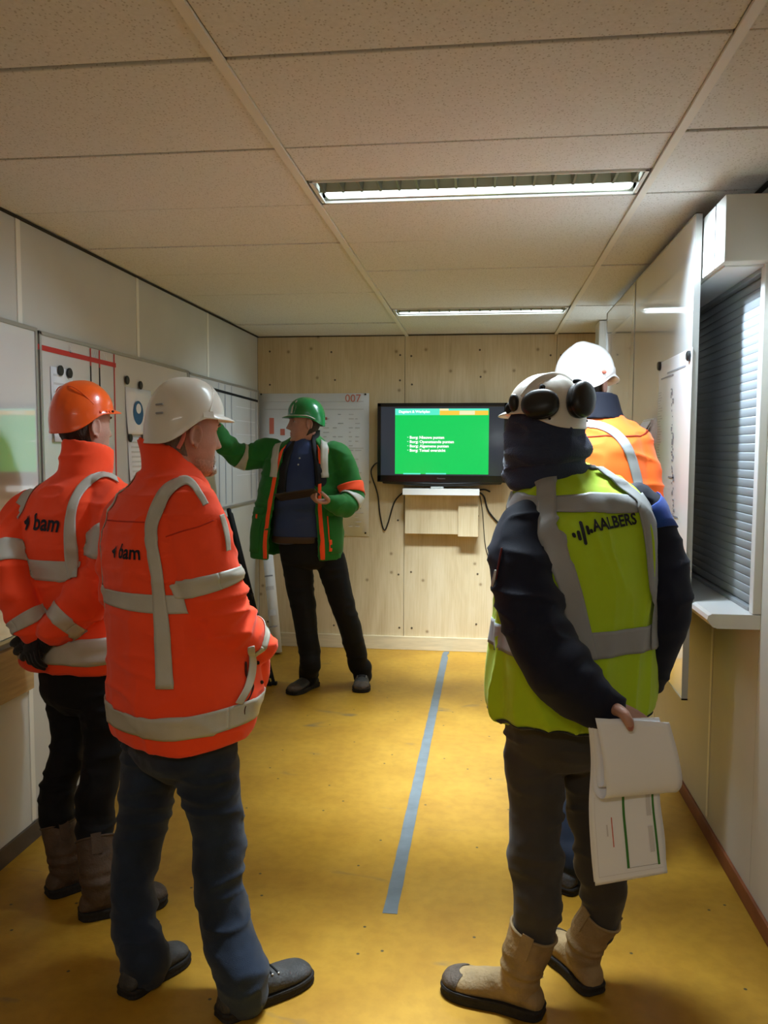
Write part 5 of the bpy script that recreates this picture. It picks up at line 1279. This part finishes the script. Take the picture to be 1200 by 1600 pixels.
# AALBERS print
V, Fc = text_mesh('AALBERS', 1.0, .03); x1 = max(v[0] for v in V); k = .152/x1
oD = VD.pixel(927, 830)
VD.lettering(oD, [(v[0]*k, v[1]*k*1.12, 0) for v in V], Fc, m_print, roll=.10, cuts=.01)
for (u, v, hh, w) in ((895.8, 836, 7, 5), (903.9, 836.5, 14, 5.5), (910.5, 832.5, 33, 5.2), (917.5, 828, 13, 4.6), (923, 829.5, 6, 4.2)):
    o_ = VD.pixel(u, v); hw, hh = w/2*.00195, hh/2*.00185; P = []
    for t in np.linspace(0, 2*math.pi, 16, endpoint=False): P.append((hw*math.cos(t), (hh-hw if math.sin(t) > 0 else -(hh-hw))+hw*math.sin(t), 0))
    VD.lettering(o_, P, [tuple(range(16))], m_print, 'emblem_bar', roll=-.02, cuts=.008)
# navy jacket: trunk inside the vest, both sleeves
toDj = [(k_[0], k_[1]-14*(k_[1] > 1090), k_[2], k_[3]-.022, k_[4]-.022, 0, k_[6]) for k_ in toD[1:]]
armDL = [(834, 804, 2.39, .052), (817, 824, 2.35, .072), (811, 862, 2.29, .078), (821, 930, 2.22, .083), (844, 1000, 2.17, .085), (884, 1058, 2.14, .082), (922, 1090, 2.13, .066), (944, 1104, 2.13, .054)]
armDR = [(996, 784, 2.54, .062), (1006, 806, 2.54, .074), (1026, 870, 2.50, .078), (1037, 935, 2.46, .078), (1030, 990, 2.48, .074), (1014, 1040, 2.53, .062), (1004, 1064, 2.56, .052)]
PL, rL = limb(armDL); PR, rR = limb(armDR)
sDL = tube_rings(PL, rL, (0, 0, 1), m=32, sub=9, fold=sleeve_fold(.008, 9, .6, .25, 2)); sDR = tube_rings(PR, rR, (0, 0, 1), m=32, sub=9, fold=sleeve_fold(.006, 9, .5, .2, 3))
RDj = torso_rings(toDj, azD, 40)
JD = Garment('jacket', [loft(RDj), loft(sDL), loft(sDR)], .0075, m_navy, pD, azD, 3, folds([(.14, .14, .16, .006, False), (.15, .15, .05, .0046, 2)], azD), RDj)
m_royal = cloth('royal_blue_yoke', (.015, .055, .30))
JD.cuff(sDR, .10, .27, m_royal, 'shoulder_yoke', -1.2, 1.6, k=7)
pk = on_skin([at(u, v, 2.2) for u, v in ((776, 850), (779, 880), (781, 905))], JD.bvh, .003, .2)
if all(p is not None for p in pk): mk('sleeve_zip', *tube(pk, [(.003, .003)]*3, (0, 0, 1), m=8), mat('dark_red_zip', (.10, .012, .014), .6), JD.o, smooth=True)
pk = on_skin([at(u, v, 2.2) for u, v in ((777, 893), (778, 906), (779, 918))], JD.bvh, .006, .2)
if all(p is not None for p in pk): mk('zip_pull', *tube(pk, [.004, .005, .004], (0, 0, 1), m=8), m_alu, JD.o, smooth=True)
# hood bunched round the neck
hd = []
for (u, v, Y, a, b_, th_, tl) in ((856, 742, 2.49, .088, .085, .034, -.10), (853, 712, 2.48, .084, .086, .034, -.22), (851, 690, 2.475, .078, .084, .030, .06), (853, 668, 2.475, .078, .086, .022, .10)):
    c = NP(at(u, v, Y)); r0, f0, _ = frame(A_(-42)); ring = [c+r0*a*math.cos(t)+f0*b_*math.sin(t)+NP((0, 0, tl*b_*math.sin(t)+.006*math.sin(3*t+u))) for t in np.linspace(0, 2*math.pi, 25)]
    hd.append(tube(ring, [(th_, th_)]*25, (0, 0, 1), m=14, sub=3, round_ends=False))
hd.append(loft(torso_rings([(868, 762, 2.50, .12, .105), (860, 740, 2.49, .105, .10), (855, 712, 2.48, .098, .10), (852, 688, 2.475, .094, .10), (853, 664, 2.475, .088, .098), (853, 650, 2.475, .078, .09)], A_(-42), 40)))
put('hood', fuse(hd, .0065, 4, folds([(.16, .16, .045, .012, True), (.08, .08, .03, .005, True)])), m_hood, pD)
HD = (NP(at(851, 666, 2.475)), frame(A_(-52), .04, -.02), 1.0)
hDL, tDL = NP(fl(848, 1588)), NP(fl(726, 1550)); hDR = NP(fl(931, 1556)); tDR = hDR+unit(NP((-.13, .26, 0)))*.285
dL = unit(tDL-hDL); dR = unit(tDR-hDR); tDL = hDL+dL*.30
legDL = [(852, 1090, 2.43, .088), (846, 1125, 2.42, .100), (838, 1187, 2.40, .089), (837, 1262, 2.38, .078), (836, 1322, 2.35, .0775), (840, 1378, 2.325, .071), (838, 1428, 2.30, .067)]+ankle(hDL, tDL, .058, .047, .215, .18, .065, (.03, 0))
legDR = [(914, 1090, 2.45, .085), (915, 1125, 2.46, .096), (918, 1187, 2.47, .082), (926, 1262, 2.47, .073), (934, 1322, 2.45, .070), (942, 1380, 2.44, .069), (942, 1404, 2.43, .064)]+ankle(hDR, tDR, .052, .042, .205, .175, .065, (.042, -.02))
trousers(pD, [(883, 1170, 2.43, .165, .12), (884, 1120, 2.43, .185, .135), (886, 1075, 2.43, .18, .13)], [legDL, legDR], m_greytr, azD, folds([(.14, .14, .045, .0046, 2), (.05, .05, .03, .002, True)]))
boot(pD, hDL, tDL, .238, (.033, .0), .067, m_boott, m_sole, 1.08, m_toe)
boot(pD, hDR, tDR, .226, (.045, -.02), .060, m_boott, m_sole, 1.02, m_toe)
Wd = NP(at(946, 1106, 2.13)); dd = NP((.78, -.03, -.42))
hd_ = hand_parts(Wd, dd, NP((-.3, .75, -.55)), NP((.25, -.55, .7)), each=((.35, .5, .3),)*4, thumb=None)
hd_.append(tube([at(948, 1107, 2.125), at(962, 1108, 2.085), at(975, 1116, 2.046), at(983, 1130, 2.036), at(985, 1138, 2.036)], [.018, .0165, .014, .0125, .009], (1, 0, 0), m=16, sub=5))
hands = [hd_, hand_parts(PR[-1], PR[-1]-PR[-2]+NP((0, 0, -.05)), -rD, fD, (.3, .4, .3))]
neckD = ([NP(at(870, 760, 2.50)), NP(at(860, 730, 2.49)), HD[0]-HD[1][2]*.075-HD[1][1]*.02, HD[0]-HD[1][1]*.02], [.062, .056, .056, .05])
spD = [(NP(at(890, 1110, 2.43)), (.14, .09), rD), (NP(at(897, 985, 2.43)), (.14, .1), rD), (NP(at(901, 860, 2.44)), (.15, .1), rD), (NP(at(897, 785, 2.48)), (.1, .08), rD), (NP(at(880, 755, 2.50)), .06, rD)]
armin = inner(armDL); armin[0].append(Wd); armin[1].append(.03)
body(pD, HD, neckD, spD, [armin, inner(armDR)], [legs_in(legDL, hDL, tDL), legs_in(legDR, hDR, tDR)], hands, m_skin)
face_bits(HD, pD, m_hairb)
mk('thumb_nail', *ball(NP(at(985.2, 1136, 2.0275)), .0065, .0025, .0075, m=12, n=8), m_lips, pD, smooth=True)
HD0 = HD; HDt = tilted(HD, .06); hdm = helmet(HDt, pD, m_hatw, .030, .022, top=.148); harness(HD, pD, m_matblack)
# ear defenders folded up on the back of the helmet
def ear_cup(H, az_, z, dist, lean, turn):
    c, (r, f, u), k = H; th = az_; o = unit(r*math.sin(th)+f*math.cos(th)+u*lean); base = to_world(H, HW*math.sin(th), (HL[1] if math.cos(th) < 0 else HL[0])*math.cos(th), z)+o*dist
    t1 = unit(np.cross(u, o)); t2 = np.cross(o, t1); a1 = unit(t1*math.cos(turn)+t2*math.sin(turn)); a2 = np.cross(o, a1)
    R = []
    for d, s in ((-.010, .70), (-.008, .92), (.004, .98), (.008, .90), (.012, .99), (.020, 1.0), (.030, .93), (.037, .76), (.041, .5), (.0425, .2)):
        R.append(base+o*d+ringpts(NP((0, 0, 0)), a1, a2, .053*s, .041*s, 32, 2.25))
    cup = mk('ear_cup', *loft(np.array(R)), m_black, hdm, smooth=True); cup['label'] = 'black ear defender cup'
    P = [base+o*.030+a2*.02+a1*q for q in (-.016, .012)]
    P = [base+u*.036+o*.012, base+u*.052+o*.004, base+u*.058-o*.016]
    mk('cup_arm', *tube(P, [.007, .006, .007], a1, m=10, sub=4), m_matblack, cup, smooth=True)
    return base
ear_cup(HDt, math.radians(247), .052, .003, .30, .12)
ear_cup(HDt, math.radians(192), .070, .000, .22, 1.2)
# bracket at the far left side, strap round the dome, rear rim lip
mk('ear_cup_bracket', *ball(to_world(HDt, -.100, .040, .062), .014, .016, .026, (HD[1][0], HD[1][1], HD[1][2])), m_black, hdm, smooth=True)
mk('ear_cup_bracket', *ball(to_world(HDt, -.098, .058, .046), .010, .012, .016, (HD[1][0], HD[1][1], HD[1][2])), m_matblack, hdm, smooth=True)
P = [to_world(HDt, x, y, hat_pt(abs(x), y, .001, top=.148)) for x, y in ((-.097, .01), (-.085, -.008), (-.064, -.022), (-.036, -.036), (-.01, -.046), (.018, -.054), (.045, -.058))]
mk('dome_strap', *tube(P, [(.012, .002)]*7, HD[1][2], m=12, sub=4), m_hatw, hdm, smooth=True)
for q in (.0082, -.0082):
    mk('strap_edge', *tube([p+HD[1][1]*q*.6+HD[1][2]*q for p in P], [.0014]*7, HD[1][2], m=6, sub=4), m_pprint, hdm, smooth=True)
for th_ in (2.6, 4.1): mk('rivet', *ball(to_world(HDt, .1015*math.sin(th_), .1245*math.cos(th_), .018), .004, .004, .004, m=8, n=6), m_matblack, hdm, smooth=True)

# the papers in his hand
pp = empty('paper_bundle', at(985, 1250, 2.09), 'white papers folded over and held behind the back of the yellow-vested man', 'papers')
def sheet_between(name, Lk, Rk, m, par, n=28, w=14, solid=.0008, bow=0):
    Lc = catmull([NP(at(*q)) for q in Lk], n); Rc = catmull([NP(at(*q)) for q in Rk], n); V = []
    for i in range(n):
        for j in range(w):
            f_ = j/(w-1); V.append(Lc[i]*(1-f_)+Rc[i]*f_+NP((0, -bow*math.sin(math.pi*f_), 0)))
    return mk(name, V, [(i*w+j, i*w+j+1, (i+1)*w+j+1, (i+1)*w+j) for i in range(n-1) for j in range(w-1)], m, par, smooth=True, solid=solid), Lc, Rc
sheet_between('folded_sheet', [(919, 1129, 2.094), (926, 1185, 2.104), (926, 1228, 2.098), (935, 1246, 2.082), (947, 1242, 2.062), (944, 1190, 2.052), (930, 1122, 2.052)],
              [(1030, 1125, 2.104), (1042, 1180, 2.118), (1047, 1215, 2.116), (1054, 1238, 2.10), (1066, 1224, 2.078), (1060, 1180, 2.064), (1046, 1129, 2.062)], m_paper, pp)
sheet_between('inner_sheet', [(924, 1127, 2.092), (930, 1185, 2.098), (932, 1222, 2.09), (938, 1230, 2.08), (944, 1222, 2.072), (942, 1185, 2.064), (932, 1124, 2.060)],
              [(1028, 1122, 2.10), (1034, 1180, 2.108), (1040, 1212, 2.104), (1046, 1222, 2.094), (1050, 1214, 2.084), (1044, 1175, 2.076), (1030, 1121, 2.070)], m_paper, pp)
ds, Lc, Rc = sheet_between('drawing_sheet', [(918, 1130, 2.106), (925, 1190, 2.114), (922, 1260, 2.108), (926, 1325, 2.104), (930, 1384, 2.10)],
                           [(1030, 1127, 2.114), (1031, 1190, 2.12), (1030, 1245, 2.114), (1037, 1310, 2.110), (1043, 1364, 2.106)], m_paper, pp)
sheet_between('drawing_sheet', [(919, 1131, 2.109), (923, 1190, 2.118), (920, 1260, 2.112), (923, 1325, 2.108), (928, 1378, 2.104)],
              [(1029, 1128, 2.117), (1033, 1190, 2.123), (1031, 1245, 2.117), (1039, 1310, 2.113), (1041, 1360, 2.109)], m_paper, pp)
def on_sheet(u0, u1, v0, v1, m, name):
    n = len(Lc); V = []
    for i in range(12):
        q = (v0+(v1-v0)*i/11)*(n-1); j = int(min(q, n-2)); a, b_ = Lc[j]*(1-q+j)+Lc[j+1]*(q-j), Rc[j]*(1-q+j)+Rc[j+1]*(q-j)
        for u in (u0, u1): V.append(a*(1-u)+b_*u+NP((0, -.0022, 0)))
    mk(name, V, [(2*i, 2*i+1, 2*i+3, 2*i+2) for i in range(11)], m, ds)
on_sheet(.46, .495, .42, .90, m_pgreen, 'green_bar'); on_sheet(.885, .915, .40, .905, m_pgreen, 'green_bar')
on_sheet(.46, .915, .897, .900, m_pprint, 'frame_line'); on_sheet(.06, .065, .45, .93, m_pfaint, 'frame_line'); on_sheet(.06, .95, .928, .931, m_pfaint, 'frame_line')
on_sheet(.29, .305, .58, .76, m_pred, 'red_print'); on_sheet(.215, .235, .62, .69, m_pfaint, 'grey_print')
on_sheet(.80, .865, .44, .60, m_pfaint, 'grey_table'); on_sheet(.80, .865, .66, .82, m_pfaint, 'grey_table')

# ================================================================== MAN IN ORANGE AT THE TALL BOARDS (right, behind)
azE = A_(14)
pE = person((.36, 3.24), 'man in an orange jacket and bright white hard hat, standing behind the yellow-vested man')
rE, fE, uE = frame(azE)
toE = [(924, 1085, 3.30, .205, .16), (924, 1070, 3.30, .225, .18), (924, 980, 3.30, .225, .175), (924, 880, 3.30, .222, .165), (924, 790, 3.30, .222, .158), (924, 715, 3.31, .212, .148),
       (925, 678, 3.32, .180, .125), (927, 655, 3.33, .125, .10), (930, 638, 3.335, .085, .085)]
RE = torso_rings(toE, azE)
armER = [(980, 678, 3.31, .058), (989, 700, 3.30, .080), (1000, 770, 3.28, .086), (1002, 840, 3.27, .086), (990, 890, 3.34, .078), (975, 920, 3.46, .062), (970, 925, 3.50, .056)]
armEL = [(872, 678, 3.36, .058), (862, 700, 3.37, .080), (850, 780, 3.37, .086), (852, 860, 3.38, .084), (868, 910, 3.46, .075), (884, 935, 3.56, .06), (888, 938, 3.60, .056)]
PR, rR = limb(armER); PL, rL = limb(armEL)
sER = tube_rings(PR, rR, (0, 0, 1), m=30, sub=8, fold=sleeve_fold(.006, 9, .6, .25, 4)); sEL = tube_rings(PL, rL, (0, 0, 1), m=30, sub=8, fold=sleeve_fold(.006, 9, .6, .25, 5))
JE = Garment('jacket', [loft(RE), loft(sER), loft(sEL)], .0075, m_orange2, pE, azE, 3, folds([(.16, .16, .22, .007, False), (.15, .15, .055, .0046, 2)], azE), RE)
cE = NP(at(924, 760, 3.30))
JE.cuff(sER, .40, .47, m_tape2); JE.cuff(sER, .76, .86, m_tape2); JE.cuff(sEL, .27, .36, m_tape2)
JE.drape([(905, 655), (917, 656), (940, 660), (962, 670), (980, 687), (991, 708), (999, 735), (1008, 775)], [(905, 667), (917, 668), (938, 672), (955, 681), (969, 696), (978, 714), (985, 738), (994, 775)], m_tape2, n=60)
JE.hoop(.10, .18, m_tape2); JE.hoop(.42, .49, m_tape2, a0=math.pi*.55, a1=math.pi*2.45)
y0 = JE.hoop(.725, .732, mat('dark_seam', (.30, .03, .01), .8), 'yoke_seam', math.pi*.95, math.pi*2.05, 60, 3, .0025)
put('collar', fuse([collar([(928, 656, 3.33, .118, .110, .0), (930, 642, 3.335, .100, .098, -.05), (931, 630, 3.34, .090, .090, -.1), (931, 618, 3.345, .082, .086, -.12)], azE, .014)], .006, 2), mat('navy_collar', (.004, .005, .012), .8, .2), pE)
HE = (NP(at(913, 605, 3.38)), frame(A_(30), .10, .05), 1.08)
hEL, tEL = NP(fl(892, 1296)), NP(fl(900, 1262)); hER = NP(fl(880, 1398)); tER = hER+unit(NP((.14, .24, 0)))*.28
tEL = hEL+unit(NP((.10, .26, 0)))*.28
legEL = [(890, 1075, 3.32, .085), (888, 1110, 3.33, .095), (889, 1180, 3.40, .08), (890, 1225, 3.50, .066)]+ankle(hEL, tEL, .064, .062, .11, .06)
legER = [(946, 1075, 3.28, .085), (940, 1115, 3.26, .095), (920, 1200, 3.18, .08), (898, 1290, 3.08, .066), (886, 1330, 3.03, .064)]+ankle(hER, tER, .062, .062, .11, .06)
trousers(pE, [(922, 1120, 3.29, .16, .12), (922, 1075, 3.30, .18, .13), (923, 1030, 3.30, .175, .125)], [legEL, legER], m_bluetr, azE, folds([(.12, .12, .05, .004, True)]), voxel=.0085)
shoe(pE, hEL, tEL, m_shoe, m_sole, 1.08, laces=False); shoe(pE, hER, tER, m_shoe, m_sole, 1.08, laces=False)
hands = [hand_parts(PR[-1], PR[-1]-PR[-2], -rE, uE), hand_parts(PL[-1], PL[-1]-PL[-2], rE, uE)]
neckE = ([NP(at(927, 685, 3.33)), NP(at(930, 650, 3.34)), HE[0]-HE[1][2]*.075-HE[1][1]*.02, HE[0]-HE[1][1]*.02], [.062, .056, .056, .05])
spE = [(NP(at(923, 1085, 3.30)), (.14, .09), rE), (NP(at(924, 960, 3.30)), (.14, .1), rE), (NP(at(924, 780, 3.30)), (.15, .1), rE), (NP(at(925, 705, 3.32)), (.1, .08), rE), (NP(at(927, 680, 3.33)), .06, rE)]
body(pE, HE, neckE, spE, [inner(armER), inner(armEL)], [legs_in(legEL, hEL, tEL), legs_in(legER, hER, tER)], hands, m_skin)
face_bits(HE, pE, m_hairb)
head_patch(HE, -.085, .03, 1.7, 2*math.pi-1.7, .005, 'hair', m_hairb, pE, .002)
HEt = tilted(HE, .02); he = helmet(HEt, pE, m_hatw2, .034, .034, W=.106, L=(.118, .128), band=.03); harness(HE, pE, m_alu)
x = to_world(HE, .070, -.112, .050)
mk('red_emblem', *ball(to_world(HE, .099, -.060, .036), .012, .005, .008, (unit(HE[1][0]*.4+HE[1][1]*.9), unit(HE[1][0]*.9-HE[1][1]*.4), HE[1][2])), m_pred, he, smooth=True)
V, Fc = text_mesh('JSP', .020, .0008)
mk('grey_lettering', [to_world(HE, -.034+v[0]*.9, -.1395+.0-abs(-.034+v[0])*-.05+.004, .018+v[1]*.7) for v in V], Fc, m_pprint, he)
